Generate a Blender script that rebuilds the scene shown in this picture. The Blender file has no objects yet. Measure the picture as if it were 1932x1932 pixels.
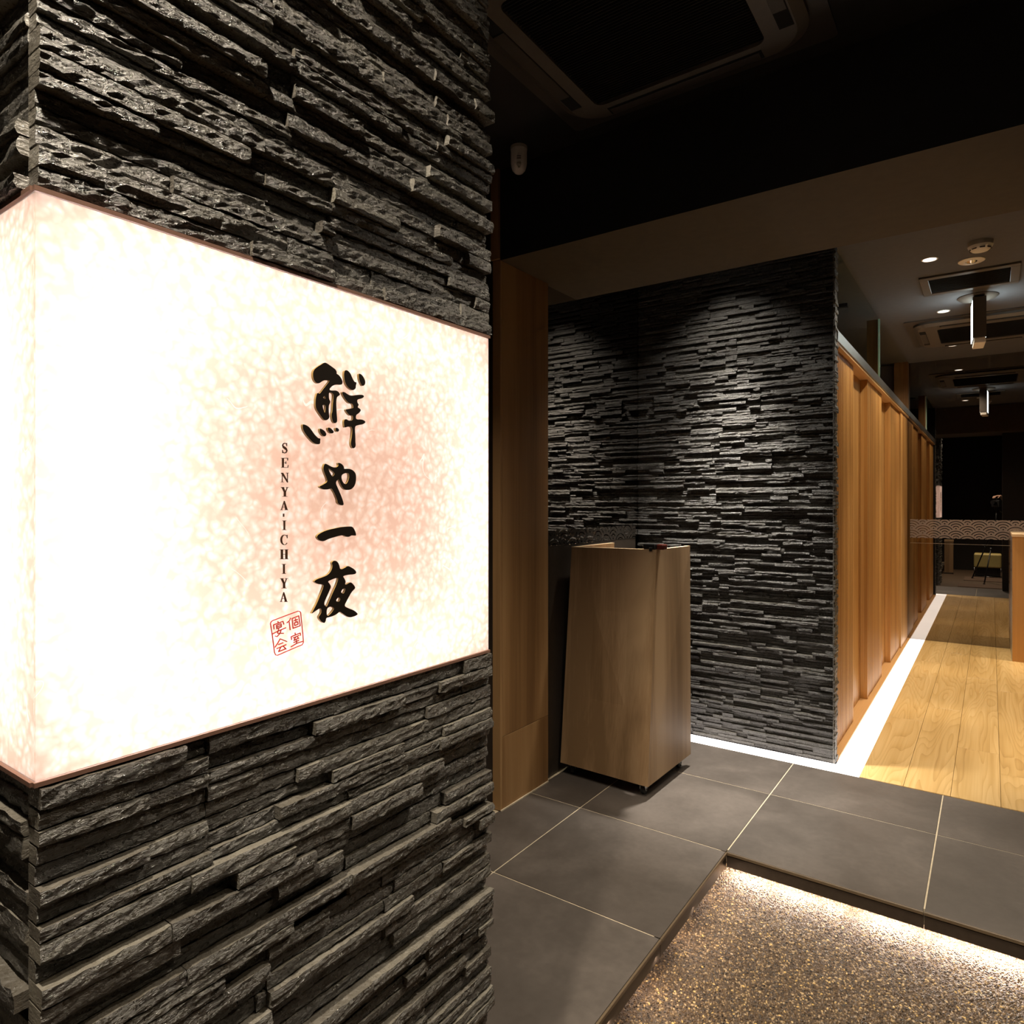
import bpy, bmesh, math, random
import numpy as np
from mathutils import Vector, Matrix

S = bpy.context.scene
C = S.collection
PI = math.pi
random.seed(7)

# ---------------------------------------------------------------- camera
# the place is laid out with Y along the corridor, X across it, z = 0 on the raised tile floor
HC = 1.30
YAW = math.atan2(1870 - 966, 1267.0)
cam = bpy.data.cameras.new('camera')
cam.sensor_width = 36.0
cam.lens = 1267.0 / 1932 * 36
cam.shift_y = -18 / 1932
cam.clip_start = 0.02
cam_o = bpy.data.objects.new('camera', cam)
cam_o.location = (0, 0, HC)
cam_o.rotation_euler = (PI / 2, 0, YAW)
C.objects.link(cam_o)
S.camera = cam_o

# ---------------------------------------------------------------- world, exposure
S.view_settings.view_transform = 'Standard'
S.view_settings.look = 'None'
S.view_settings.exposure = 0.0
S.view_settings.gamma = 1.0
S.view_settings.use_curve_mapping = False
S.cycles.use_denoising = True
S.cycles.max_bounces = 6
S.cycles.diffuse_bounces = 3
S.cycles.glossy_bounces = 4
S.cycles.adaptive_threshold = 0.04
S.cycles.adaptive_min_samples = 16
S.cycles.transmission_bounces = 8
S.cycles.transparent_max_bounces = 12
S.cycles.caustics_reflective = False
S.cycles.caustics_refractive = False
S.cycles.sample_clamp_indirect = 4.0
W = bpy.data.worlds.new('world'); S.world = W
W.use_nodes = True
W.node_tree.nodes['Background'].inputs[0].default_value = (0.02, 0.018, 0.016, 1)
W.node_tree.nodes['Background'].inputs[1].default_value = 0.3

WARM = (1.0, 0.80, 0.56)
NEUT = (1.0, 0.92, 0.80)
ENTRY = (1.0, 0.87, 0.69)
CORR = (1.0, 0.86, 0.66)
COOL = (0.92, 0.97, 1.0)

# ---------------------------------------------------------------- mesh helpers
WL = {}      # world location of every object made here


def link(o, parent, loc):
    C.objects.link(o)
    WL[o.name] = Vector(loc)
    o.location = loc
    if parent is not None:
        o.parent = parent
        o.location = Vector(loc) - WL[parent.name]
    return o


def mesh_obj(name, V, F, mats, parent=None, smooth=False, midx=None, recenter=True):
    V = np.asarray(V, dtype=float)
    if recenter:
        lo, hi = V.min(0), V.max(0)
        loc = Vector(((lo[0] + hi[0]) / 2, (lo[1] + hi[1]) / 2, lo[2]))
        V = V - np.array(loc)
    else:
        loc = Vector((0, 0, 0))
    me = bpy.data.meshes.new(name)
    me.from_pydata(V.tolist(), [], F)
    if not isinstance(mats, (list, tuple)):
        mats = [mats]
    for m in mats:
        me.materials.append(m)
    if midx is not None:
        me.polygons.foreach_set('material_index', midx)
    if smooth:
        me.polygons.foreach_set('use_smooth', [True] * len(me.polygons))
    me.update()
    o = bpy.data.objects.new(name, me)
    return link(o, parent, loc)


def bm_obj(name, bm, mat, parent=None, smooth=False):
    bm.normal_update()
    V = np.array([v.co[:] for v in bm.verts])
    bm.verts.index_update()
    F = [[v.index for v in f.verts] for f in bm.faces]
    mi = [f.material_index for f in bm.faces]
    bm.free()
    return mesh_obj(name, V, F, mat, parent, smooth, mi)


def empty(name, loc, label=None, cat=None, group=None, kind=None):
    o = bpy.data.objects.new(name, None)
    o.empty_display_size = 0.05
    link(o, None, loc)
    return tag(o, label, cat, group, kind)


def tag(o, label=None, cat=None, group=None, kind=None):
    if label: o['label'] = label
    if cat: o['category'] = cat
    if group: o['group'] = group
    if kind: o['kind'] = kind
    return o


def bm_box(bm, lo, hi, bev=0.0, seg=1):
    lo, hi = Vector(lo), Vector(hi)
    r = bmesh.ops.create_cube(bm, size=1)
    vs = r['verts']
    for v in vs:
        v.co = Vector(((lo[k] + hi[k]) / 2 + v.co[k] * (hi[k] - lo[k]) for k in range(3)))
    if bev > 0:
        es = set(e for v in vs for e in v.link_edges)
        bmesh.ops.bevel(bm, geom=list(es), offset=bev, segments=seg, affect='EDGES', profile=0.5)
    return vs


def box(name, lo, hi, mat, parent=None, bev=0.0, seg=1):
    bm = bmesh.new()
    bm_box(bm, lo, hi, bev, seg)
    return bm_obj(name, bm, mat, parent)


def hexa(name, corners, mat, parent=None, bev=0.0):
    """8 corners: bottom 4 counter-clockwise, then top 4"""
    bm = bmesh.new()
    v = [bm.verts.new(c) for c in corners]
    for f in ((3, 2, 1, 0), (4, 5, 6, 7), (0, 1, 5, 4), (1, 2, 6, 5), (2, 3, 7, 6), (3, 0, 4, 7)):
        bm.faces.new([v[i] for i in f])
    bmesh.ops.recalc_face_normals(bm, faces=bm.faces)
    if bev:
        bmesh.ops.bevel(bm, geom=list(bm.edges), offset=bev, segments=1, affect='EDGES')
    return bm_obj(name, bm, mat, parent)


def lathe(name, prof, centre, mat, parent=None, n=32, flip=False):
    """prof: (radius, z) from one end to the other, about the vertical through centre"""
    V, F = [], []
    for r, z in prof:
        for k in range(n):
            a = 2 * PI * k / n
            V.append((centre[0] + r * math.cos(a), centre[1] + r * math.sin(a), centre[2] + z))
    m = len(prof)
    for i in range(m - 1):
        for k in range(n):
            F.append([i * n + k, i * n + (k + 1) % n, (i + 1) * n + (k + 1) % n, (i + 1) * n + k])
    F.append([k for k in range(n)][::-1])
    F.append([(m - 1) * n + k for k in range(n)])
    if flip:
        F = [f[::-1] for f in F]
    bm = bmesh.new()
    vs = [bm.verts.new(v) for v in V]
    for f in F:
        bm.faces.new([vs[i] for i in f])
    bmesh.ops.recalc_face_normals(bm, faces=bm.faces)
    o = bm_obj(name, bm, mat, parent)
    sm = [len(p.vertices) == 4 for p in o.data.polygons]
    o.data.polygons.foreach_set('use_smooth', sm)
    o.data.set_sharp_from_angle(angle=0.7)
    return o


def bm_tube(bm, path, r, n=10):
    path = [Vector(p) for p in path]
    rs = r if isinstance(r, (list, tuple)) else [r] * len(path)
    rings = []
    for i, p in enumerate(path):
        d = (path[min(i + 1, len(path) - 1)] - path[max(i - 1, 0)]).normalized()
        up = Vector((0, 0, 1)) if abs(d.z) < 0.95 else Vector((1, 0, 0))
        u = d.cross(up).normalized(); w = d.cross(u)
        rings.append([bm.verts.new(p + (u * math.cos(2 * PI * k / n) + w * math.sin(2 * PI * k / n)) * rs[i]) for k in range(n)])
    for a, b in zip(rings, rings[1:]):
        for k in range(n):
            bm.faces.new([a[k], a[(k + 1) % n], b[(k + 1) % n], b[k]])
    bm.faces.new(rings[0]); bm.faces.new(rings[-1][::-1])
    bmesh.ops.recalc_face_normals(bm, faces=bm.faces)


def tube(name, path, r, mat, parent=None, n=10):
    bm = bmesh.new(); bm_tube(bm, path, r, n)
    return bm_obj(name, bm, mat, parent, smooth=True)


def rounded_rect(x0, x1, y0, y1, r, n=8):
    pts = []
    for cx, cy, a0 in ((x1 - r, y1 - r, 0), (x0 + r, y1 - r, 90), (x0 + r, y0 + r, 180), (x1 - r, y0 + r, 270)):
        for k in range(n + 1):
            a = math.radians(a0 + 90 * k / n)
            pts.append((cx + r * math.cos(a), cy + r * math.sin(a)))
    return pts


def loops_obj(name, loops, mat, parent=None, cap0=True, cap1=True):
    """skin a list of equal-length closed loops of 3D points"""
    n = len(loops[0]); V = [p for l in loops for p in l]; F = []
    for i in range(len(loops) - 1):
        for k in range(n):
            F.append([i * n + k, i * n + (k + 1) % n, (i + 1) * n + (k + 1) % n, (i + 1) * n + k])
    if cap0: F.append(list(range(n))[::-1])
    if cap1: F.append([(len(loops) - 1) * n + k for k in range(n)])
    bm = bmesh.new()
    vs = [bm.verts.new(v) for v in V]
    for f in F: bm.faces.new([vs[i] for i in f])
    bmesh.ops.recalc_face_normals(bm, faces=bm.faces)
    return bm_obj(name, bm, mat, parent)


def copy_tree(o, dx, parent=None):
    c = o.copy(); C.objects.link(c)
    if parent is None:
        c.location = o.location + Vector(dx)
        WL[c.name] = WL[o.name] + Vector(dx)
    else:
        c.parent = parent
    for ch in [x for x in o.children]:
        copy_tree(ch, dx, c)
    return c


# ---------------------------------------------------------------- material helpers
class NT:
    def __init__(s, name):
        s.m = bpy.data.materials.new(name); s.m.use_nodes = True
        s.t = s.m.node_tree; s.n = s.t.nodes; s.l = s.t.links
        s.bsdf = s.n['Principled BSDF']; s.out = s.n['Material Output']

    def node(s, typ, **kw):
        x = s.n.new(typ)
        for k, v in kw.items(): setattr(x, k, v)
        return x

    def put(s, sock, v):
        if hasattr(v, 'is_output'): s.l.new(v, sock)
        else: sock.default_value = v

    def math(s, op, a, b=0.0, c=None):
        x = s.node('ShaderNodeMath', operation=op)
        s.put(x.inputs[0], a); s.put(x.inputs[1], b)
        if c is not None: s.put(x.inputs[2], c)
        return x.outputs[0]

    def coord(s, scale=(1, 1, 1), kind='Object', offset=True, rot=(0, 0, 0)):
        tc = s.node('ShaderNodeTexCoord')
        mp = s.node('ShaderNodeMapping')
        mp.inputs['Scale'].default_value = scale
        mp.inputs['Rotation'].default_value = rot
        v = tc.outputs[kind]
        if offset:
            oi = s.node('ShaderNodeObjectInfo')
            ad = s.node('ShaderNodeVectorMath', operation='ADD')
            mu = s.node('ShaderNodeMath', operation='MULTIPLY'); mu.inputs[1].default_value = 37.0
            s.l.new(oi.outputs['Random'], mu.inputs[0])
            s.l.new(v, ad.inputs[0]); s.l.new(mu.outputs[0], ad.inputs[1])
            v = ad.outputs[0]
        s.l.new(v, mp.inputs['Vector'])
        return mp.outputs[0]

    def noise(s, vec, scale, detail=4, rough=0.55, dist=0.0):
        x = s.node('ShaderNodeTexNoise')
        s.l.new(vec, x.inputs['Vector'])
        x.inputs['Scale'].default_value = scale; x.inputs['Detail'].default_value = detail
        x.inputs['Roughness'].default_value = rough; x.inputs['Distortion'].default_value = dist
        return x.outputs['Fac']

    def ramp(s, fac, stops):
        x = s.node('ShaderNodeValToRGB'); e = x.color_ramp.elements
        while len(e) < len(stops): e.new(0.5)
        for el, (p, c) in zip(e, stops):
            el.position = p; el.color = tuple(c) + (1,) if len(c) == 3 else c
        s.l.new(fac, x.inputs[0])
        return x.outputs[0]

    def bump(s, h, strength=0.3, dist=0.01, prev=None):
        x = s.node('ShaderNodeBump')
        x.inputs['Strength'].default_value = strength; x.inputs['Distance'].default_value = dist
        s.l.new(h, x.inputs['Height'])
        if prev is not None: s.l.new(prev, x.inputs['Normal'])
        return x.outputs[0]

    def set(s, **kw):
        names = dict(color='Base Color', rough='Roughness', metal='Metallic', normal='Normal', spec='Specular IOR Level',
                     alpha='Alpha', emit='Emission Color', strength='Emission Strength', trans='Transmission Weight', ior='IOR',
                     coat='Coat Weight')
        for k, v in kw.items():
            sk = s.bsdf.inputs[names[k]]
            if isinstance(v, tuple) and len(v) == 3: v = v + (1,)
            s.put(sk, v)
        return s.m


def plain(name, color, rough=0.5, metal=0.0, grain=0.06, scale=60, bump=0.0, spec=0.5):
    """a paint / metal / plastic with a little procedural variation"""
    t = NT(name)
    v = t.coord()
    f = t.noise(v, scale, 3)
    lo = tuple(c * (1 - grain) for c in color); hi = tuple(min(1, c * (1 + grain)) for c in color)
    col = t.ramp(f, [(0.3, lo), (0.7, hi)])
    t.set(color=col, rough=rough, metal=metal, spec=spec)
    if bump:
        t.set(normal=t.bump(f, bump, 0.002))
    return t.m


def emissive(name, color, strength, base=(0.8, 0.8, 0.8)):
    t = NT(name)
    f = t.noise(t.coord(), 8, 2)
    t.set(color=t.ramp(f, [(0.3, tuple(c * 0.96 for c in base)), (0.7, base)]), rough=0.4, emit=color, strength=strength)
    return t.m


def wood(name, dark, mid, light, axis=2, k=1.0, rough=0.42, contrast=1.0, bands=0.5, cathedral=False):
    """long grain along axis; bands = broad vertical colour stripes; cathedral = looping figure of a flat-sawn board"""
    t = NT(name)
    sc = [14.0 * k] * 3; sc[axis] = 0.7 * k
    v = t.coord(tuple(sc))
    sc2 = [5.0 * k] * 3; sc2[axis] = 0.18 * k
    v2 = t.coord(tuple(sc2))
    fine_s = [120.0 * k] * 3; fine_s[axis] = 2.0 * k
    v3 = t.coord(tuple(fine_s))
    n1 = t.noise(v, 1.0, 3, 0.5, 0.4)
    n2 = t.noise(v2, 1.0, 2, 0.5)
    n3 = t.noise(v3, 1.0, 2, 0.5)
    w = t.math('MULTIPLY', n1, 0.45)
    w = t.math('MULTIPLY_ADD', n2, bands, w)
    w = t.math('MULTIPLY_ADD', n3, 0.22, w)
    if cathedral:
        sc4 = [7.5] * 3; sc4[axis] = 0.75
        v4 = t.coord(tuple(sc4))
        n4 = t.noise(v4, 0.75, 2.0, 0.45, 0.15)
        rings = t.math('FRACT', t.math('MULTIPLY', n4, 21.0))
        rings = t.math('POWER', rings, 3.0)
        w = t.math('SUBTRACT', w, t.math('MULTIPLY', rings, 0.15))
    w = t.math('ADD', w, 0.5 - (0.225 + bands / 2 + 0.11) + (0.08 if cathedral else 0))
    w = t.math('ADD', t.math('MULTIPLY', t.math('SUBTRACT', w, 0.5), contrast), 0.5)
    col = t.ramp(w, [(0.22, dark), (0.5, mid), (0.8, light)])
    t.set(color=col, rough=rough, normal=t.bump(n3, 0.08, 0.002))
    return t.m


M = {}
# wood
M['laminate'] = wood('laminate_wood', (0.19, 0.115, 0.055), (0.28, 0.175, 0.09), (0.37, 0.245, 0.135), 2, 1.0, 0.52, bands=1.2, contrast=1.7)
M['panel_wood'] = wood('panel_wood', (0.17, 0.085, 0.03), (0.27, 0.145, 0.055), (0.36, 0.21, 0.09), 2, 0.9, 0.5, bands=1.2, contrast=1.6)
M['slat_wood'] = wood('cedar_slat_wood', (0.36, 0.155, 0.036), (0.50, 0.245, 0.065), (0.64, 0.36, 0.12), 2, 1.0, 0.45, bands=0.7, contrast=1.5)
M['slat_wood_y'] = wood('cedar_rail_wood', (0.46, 0.24, 0.09), (0.6, 0.34, 0.14), (0.74, 0.46, 0.22), 1, 1.0, 0.4, bands=0.6)
M['floor_wood'] = wood('oak_floor_wood', (0.40, 0.235, 0.075), (0.56, 0.36, 0.135), (0.70, 0.485, 0.22), 1, 0.8, 0.36, bands=0.35, cathedral=True, contrast=1.5)
M['cabinet_wood'] = wood('counter_wood', (0.42, 0.21, 0.065), (0.54, 0.29, 0.10), (0.64, 0.38, 0.15), 2, 0.7, 0.42, bands=0.7)
M['pale_wood'] = wood('pale_edge_wood', (0.6, 0.42, 0.23), (0.7, 0.5, 0.3), (0.8, 0.6, 0.38), 0, 1.0, 0.45)
# plain
M['black_ceiling'] = plain('black_ceiling_paint', (0.010, 0.008, 0.007), 0.75, grain=0.15, scale=20)
M['brown_beam'] = plain('dark_brown_beam_paint', (0.085, 0.062, 0.036), 0.8, grain=0.08, scale=25)
M['shaded_face'] = plain('beam_face_shade', (0.006, 0.006, 0.006), 0.8, grain=0.2, scale=20)  # unlit front of the brown beam, its shade put into a near-black colour
M['corridor_ceiling'] = plain('grey_ceiling_paint', (0.098, 0.098, 0.108), 0.8, grain=0.05, scale=30)
M['black_wall'] = plain('black_wall_paint', (0.011, 0.008, 0.006), 0.6, grain=0.2, scale=20)
M['grey_wall'] = plain('grey_room_paint', (0.22, 0.20, 0.19), 0.8, grain=0.05, scale=30)
M['ac_dark'] = plain('dark_grey_plastic', (0.050, 0.042, 0.036), 0.5, grain=0.05)
M['ac_black'] = plain('black_plastic', (0.006, 0.006, 0.006), 0.95, grain=0.1)
M['ac_grey'] = plain('grey_brown_plastic', (0.105, 0.092, 0.08), 0.45, grain=0.05)
M['white_plastic'] = plain('white_plastic', (0.88, 0.84, 0.78), 0.4, grain=0.03)
M['grey_plastic'] = plain('light_grey_plastic', (0.45, 0.42, 0.37), 0.4, grain=0.03)
M['chrome'] = plain('chrome', (0.75, 0.75, 0.74), 0.18, 1.0, grain=0.03)
M['alu'] = plain('brushed_aluminium', (0.52, 0.50, 0.47), 0.32, 1.0, grain=0.08)
M['rubber'] = plain('black_rubber', (0.012, 0.012, 0.012), 0.55, grain=0.1)
M['black_metal'] = plain('black_metal', (0.012, 0.012, 0.013), 0.35, 0.2, grain=0.1)
M['brown_metal'] = plain('bronze_edge_metal', (0.055, 0.042, 0.032), 0.38, 0.3, grain=0.1)
M['nosing'] = plain('beige_edge_trim', (0.12, 0.085, 0.05), 0.45, grain=0.1)
M['grout'] = plain('pale_grout', (0.55, 0.47, 0.34), 0.8, grain=0.12, scale=40)
M['mortar'] = plain('black_mortar', (0.006, 0.005, 0.005), 0.9, grain=0.2)
M['red_case'] = plain('dark_red_lacquer', (0.09, 0.016, 0.010), 0.25, grain=0.1)
M['letter_black'] = plain('sign_letter_black', (0.010, 0.007, 0.005), 0.35, grain=0.1)
M['letter_edge'] = plain('sign_letter_gilt_edge', (0.24, 0.16, 0.05), 0.4, 0.0, grain=0.1)
M['letter_brown'] = plain('sign_letter_dark_brown', (0.045, 0.017, 0.005), 0.45, grain=0.1)
M['stamp_red'] = plain('seal_red', (0.55, 0.022, 0.004), 0.6, grain=0.08)
M['copper'] = plain('copper_trim', (0.20, 0.11, 0.08), 0.45, 0.3, grain=0.08)
M['cushion'] = plain('olive_yellow_vinyl', (0.50, 0.42, 0.16), 0.5, grain=0.08, bump=0.1)
M['mat_brown'] = plain('brown_door_mat', (0.10, 0.065, 0.045), 0.95, grain=0.35, scale=180, bump=0.5)
M['cloth_black'] = plain('black_cloth', (0.014, 0.014, 0.016), 0.9, grain=0.2, scale=120)
M['skin'] = plain('skin', (0.50, 0.29, 0.20), 0.5, grain=0.06)
M['hair'] = plain('black_hair', (0.010, 0.008, 0.007), 0.5, grain=0.2)
M['lamp_lens'] = emissive('downlight_lens', (1.0, 0.93, 0.85), 6.0)
M['strip_light'] = emissive('white_floor_light', (1.0, 0.94, 0.90), 2.1)
M['strip_light_stone'] = emissive('pink_white_floor_light', (1.0, 0.88, 0.82), 4.0)
M['exit_face'] = emissive('exit_light_face', (0.86, 1.0, 0.97), 9.0)
M['glass_edge'] = plain('green_glass_edge', (0.62, 0.98, 0.86), 0.15, grain=0.05)  # glow of light piped through the pane put into the bright green


def mk_glass():
    t = NT('clear_glass')
    tr = t.node('ShaderNodeBsdfTransparent'); tr.inputs[0].default_value = (0.93, 0.96, 0.95, 1)
    gl = t.node('ShaderNodeBsdfGlossy'); gl.inputs['Roughness'].default_value = 0.0
    mx = t.node('ShaderNodeMixShader')
    mx.inputs[0].default_value = 0.03; t.l.new(tr.outputs[0], mx.inputs[1]); t.l.new(gl.outputs[0], mx.inputs[2])
    t.l.new(mx.outputs[0], t.out.inputs[0])
    return t.m


M['glass'] = mk_glass()


def mk_mirror(name, col):
    t = NT(name)
    f = t.noise(t.coord(), 3, 2)
    c = t.ramp(f, [(0.3, tuple(x * 0.97 for x in col)), (0.7, col)])
    t.set(color=c, metal=1.0, rough=0.0)
    return t.m


M['smoked_mirror'] = mk_mirror('smoked_mirror', (0.27, 0.245, 0.225))
M['smoked_mirror_entry'] = mk_mirror('smoked_mirror_entry', (0.50, 0.47, 0.44))


def mk_waves(name, axis, col, alpha):
    """printed film: rows of overlapping concentric arcs, clear between the rings. axis = horizontal world axis"""
    t = NT(name)
    tc = t.node('ShaderNodeTexCoord'); sp = t.node('ShaderNodeSeparateXYZ')
    geo = t.node('ShaderNodeNewGeometry')
    t.l.new(geo.outputs['Position'], sp.inputs[0])
    u = sp.outputs[axis]; v = t.math('SUBTRACT', sp.outputs[2], 0.92)
    R = 0.088; h = 0.045
    row = t.math('FLOOR', t.math('DIVIDE', v, h))
    inside_prev = None; result = None
    for d in (-1, 0, 1, 2):
        k = t.math('ADD', row, float(d))
        par = t.math('MODULO', t.math('ADD', k, 100.0), 2.0)
        uu = t.math('SUBTRACT', u, t.math('MULTIPLY', par, R))
        uu = t.math('DIVIDE', t.math('ADD', uu, 40 * R), 2 * R)
        uu = t.math('SUBTRACT', uu, t.math('ROUND', uu))
        du = t.math('MULTIPLY', uu, 2 * R)
        dv = t.math('SUBTRACT', v, t.math('MULTIPLY', k, h))
        dist = t.math('SQRT', t.math('ADD', t.math('MULTIPLY', du, du), t.math('MULTIPLY', dv, dv)))
        q = t.math('DIVIDE', dist, R)
        ins = t.math('LESS_THAN', q, 1.0)
        ring = t.math('GREATER_THAN', t.math('FRACT', t.math('MULTIPLY', q, 4.0)), 0.30)
        val = t.math('MULTIPLY', ins, ring)
        if result is None:
            result, inside_prev = val, ins
        else:
            free = t.math('SUBTRACT', 1.0, inside_prev)
            result = t.math('ADD', result, t.math('MULTIPLY', val, free))
            inside_prev = t.math('MAXIMUM', inside_prev, ins)
    di = t.node('ShaderNodeBsdfDiffuse'); di.inputs[0].default_value = col + (1,)
    tr = t.node('ShaderNodeBsdfTransparent')
    mx = t.node('ShaderNodeMixShader')
    t.l.new(t.math('MULTIPLY', result, alpha), mx.inputs[0])
    t.l.new(tr.outputs[0], mx.inputs[1]); t.l.new(di.outputs[0], mx.inputs[2])
    t.l.new(mx.outputs[0], t.out.inputs[0])
    return t.m


M['wave_film_x'] = mk_waves('wave_print_corridor', 0, (0.30, 0.235, 0.205), 0.62)
M['wave_film_y'] = mk_waves('wave_print_entry', 1, (0.045, 0.038, 0.032), 0.7)


def mk_stone(name='black_quartzite', tone=1.0, relief=1.0):
    t = NT(name)
    v = t.coord((1, 1, 1))
    vs = t.coord((0.6, 0.6, 1.5))
    big = t.noise(vs, 30, 4, 0.6, 0.5)
    fin = t.noise(vs, 210, 4, 0.7, 0.6)
    vo = t.node('ShaderNodeTexVoronoi'); vo.inputs['Scale'].default_value = 420
    t.l.new(v, vo.inputs['Vector'])
    fl = t.node('ShaderNodeSeparateColor'); t.l.new(vo.outputs['Color'], fl.inputs[0])
    flake = t.math('GREATER_THAN', fl.outputs[0], 0.86)
    oi = t.node('ShaderNodeObjectInfo')
    mixv = t.math('ADD', t.math('MULTIPLY', big, 0.6), t.math('MULTIPLY', oi.outputs['Random'], 0.4))
    tn = lambda c: tuple(x * tone for x in c)
    col = t.ramp(mixv, [(0.25, tn((0.017, 0.015, 0.012))), (0.5, tn((0.030, 0.027, 0.022))), (0.8, tn((0.054, 0.050, 0.041)))])
    rough = t.math('SUBTRACT', 0.42, t.math('MULTIPLY', flake, 0.24))
    b = t.bump(big, 0.30, 0.008)
    b = t.bump(fin, 1.0 * relief, 0.0045, b)
    b = t.bump(fl.outputs[1], 0.40 * relief, 0.0014, b)
    t.set(color=col, rough=rough, spec=1.0, normal=b)
    return t.m


M['stone'] = mk_stone()
M['sawn'] = mk_stone('sawn_quartzite_edge', 3.0, 0.5)


def mk_tile():
    t = NT('charcoal_floor_tile')
    v = t.coord()
    a = t.noise(v, 2.2, 5, 0.6, 0.3)
    b = t.noise(v, 40, 3, 0.6)
    w = t.math('ADD', t.math('MULTIPLY', a, 0.8), t.math('MULTIPLY', b, 0.2))
    col = t.ramp(w, [(0.33, (0.058, 0.048, 0.041)), (0.5, (0.083, 0.070, 0.061)), (0.68, (0.125, 0.106, 0.093))])
    rg = t.math('ADD', 0.36, t.math('MULTIPLY', a, 0.22))
    t.set(color=col, rough=rg, normal=t.bump(b, 0.06, 0.002), spec=0.5)
    return t.m


M['tile'] = mk_tile()


def mk_pebble():
    t = NT('washed_pebble')
    g = t.node('ShaderNodeNewGeometry')
    r = g.outputs['Random Per Island']
    col = t.ramp(r, [(0.0, (0.012, 0.007, 0.003)), (0.25, (0.046, 0.026, 0.012)), (0.55, (0.112, 0.068, 0.031)), (0.8, (0.195, 0.125, 0.058)),
                     (0.95, (0.38, 0.27, 0.14)), (1.0, (0.60, 0.40, 0.13))])
    t.set(color=col, rough=0.3, spec=0.6)
    return t.m


M['pebble'] = mk_pebble()
M['pebble_bed'] = plain('pebble_mortar_bed', (0.070, 0.045, 0.026), 0.7, grain=0.4, scale=160, bump=0.6)


def mk_washi():
    t = NT('backlit_washi_panel')
    v = t.coord((1, 1, 1), offset=False)
    n1 = t.noise(v, 80, 1.5, 0.5, 0.9)
    vo = t.node('ShaderNodeTexVoronoi'); vo.feature = 'SMOOTH_F1'; vo.inputs['Scale'].default_value = 92
    vo.inputs['Smoothness'].default_value = 0.35
    dn = t.node('ShaderNodeVectorMath', operation='ADD')
    nz = t.node('ShaderNodeTexNoise'); nz.inputs['Scale'].default_value = 45; t.l.new(v, nz.inputs['Vector'])
    sc = t.node('ShaderNodeVectorMath', operation='SCALE'); sc.inputs['Scale'].default_value = 0.022
    t.l.new(nz.outputs['Color'], sc.inputs[0]); t.l.new(v, dn.inputs[0]); t.l.new(sc.outputs[0], dn.inputs[1])
    t.l.new(dn.outputs[0], vo.inputs['Vector'])
    w = t.math('ADD', t.math('MULTIPLY', vo.outputs['Distance'], 0.95), t.math('MULTIPLY', n1, 0.45))
    col = t.ramp(w, [(0.34, (0.97, 0.925, 0.905)), (0.60, (0.92, 0.775, 0.69)), (0.95, (0.79, 0.585, 0.485))])
    # pale fibres
    f1 = t.noise(v, 7.5, 1.0, 0.4, 1.2)
    fm = t.math('LESS_THAN', t.math('ABSOLUTE', t.math('SUBTRACT', f1, 0.5)), 0.0022)
    gate = t.math('GREATER_THAN', t.noise(v, 9.0, 1.0), 0.60)
    fm = t.math('MULTIPLY', fm, gate)
    mixc = t.node('ShaderNodeMix', data_type='RGBA')
    t.l.new(fm, mixc.inputs['Factor']); t.l.new(col, mixc.inputs['A']); mixc.inputs['B'].default_value = (1, 0.97, 0.93, 1)
    tl = t.node('ShaderNodeBsdfTranslucent'); t.l.new(mixc.outputs['Result'], tl.inputs[0])
    df = t.node('ShaderNodeBsdfDiffuse'); df.inputs[0].default_value = (0.75, 0.66, 0.6, 1)
    mx = t.node('ShaderNodeMixShader'); mx.inputs[0].default_value = 0.12
    t.l.new(tl.outputs[0], mx.inputs[1]); t.l.new(df.outputs[0], mx.inputs[2])
    t.l.new(mx.outputs[0], t.out.inputs[0])
    return t.m


M['washi'] = mk_washi()
def mk_clear():
    t = NT('clear_acrylic')
    tr = t.node('ShaderNodeBsdfTransparent')
    t.l.new(tr.outputs[0], t.out.inputs[0])
    return t.m


M['clear'] = mk_clear()
M['white_inside'] = plain('white_box_lining', (0.8, 0.76, 0.72), 0.8, grain=0.03)


# ---------------------------------------------------------------- light helpers
def spot(loc, energy, color, angle=80, blend=0.6, target=None, size=0.03):
    l = bpy.data.lights.new('downlight_lamp', 'SPOT')
    l.energy = energy; l.color = color; l.spot_size = math.radians(angle); l.spot_blend = blend; l.shadow_soft_size = size
    o = bpy.data.objects.new('downlight_lamp', l); C.objects.link(o)
    o.location = loc
    d = Vector(target) - Vector(loc) if target is not None else Vector((0, 0, -1))
    o.rotation_euler = d.to_track_quat('-Z', 'Y').to_euler()
    return o


def area(name, loc, normal, sx, sy, energy, color):
    l = bpy.data.lights.new(name, 'AREA'); l.shape = 'RECTANGLE'; l.size = sx; l.size_y = sy
    l.energy = energy; l.color = color
    o = bpy.data.objects.new(name, l); C.objects.link(o); o.location = loc
    o.rotation_euler = Vector(normal).to_track_quat('-Z', 'Y').to_euler()
    return o


# ================================================================ THE SHELL
Z_SUNK = -0.15
Z_CEIL = 2.70
Z_COR = 2.63
Z_BEAM = 2.32
X_SIDE = -1.70      # face of the mirrored side wall
Y_STONE = 3.66      # stone face of the back wall
Y_MIR = 7.43        # face of the mirror that closes the corridor
X_PART = -0.63
X_P = -0.735        # face of the sign pillar
Y_P0, Y_P1 = 0.253, 0.963

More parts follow.
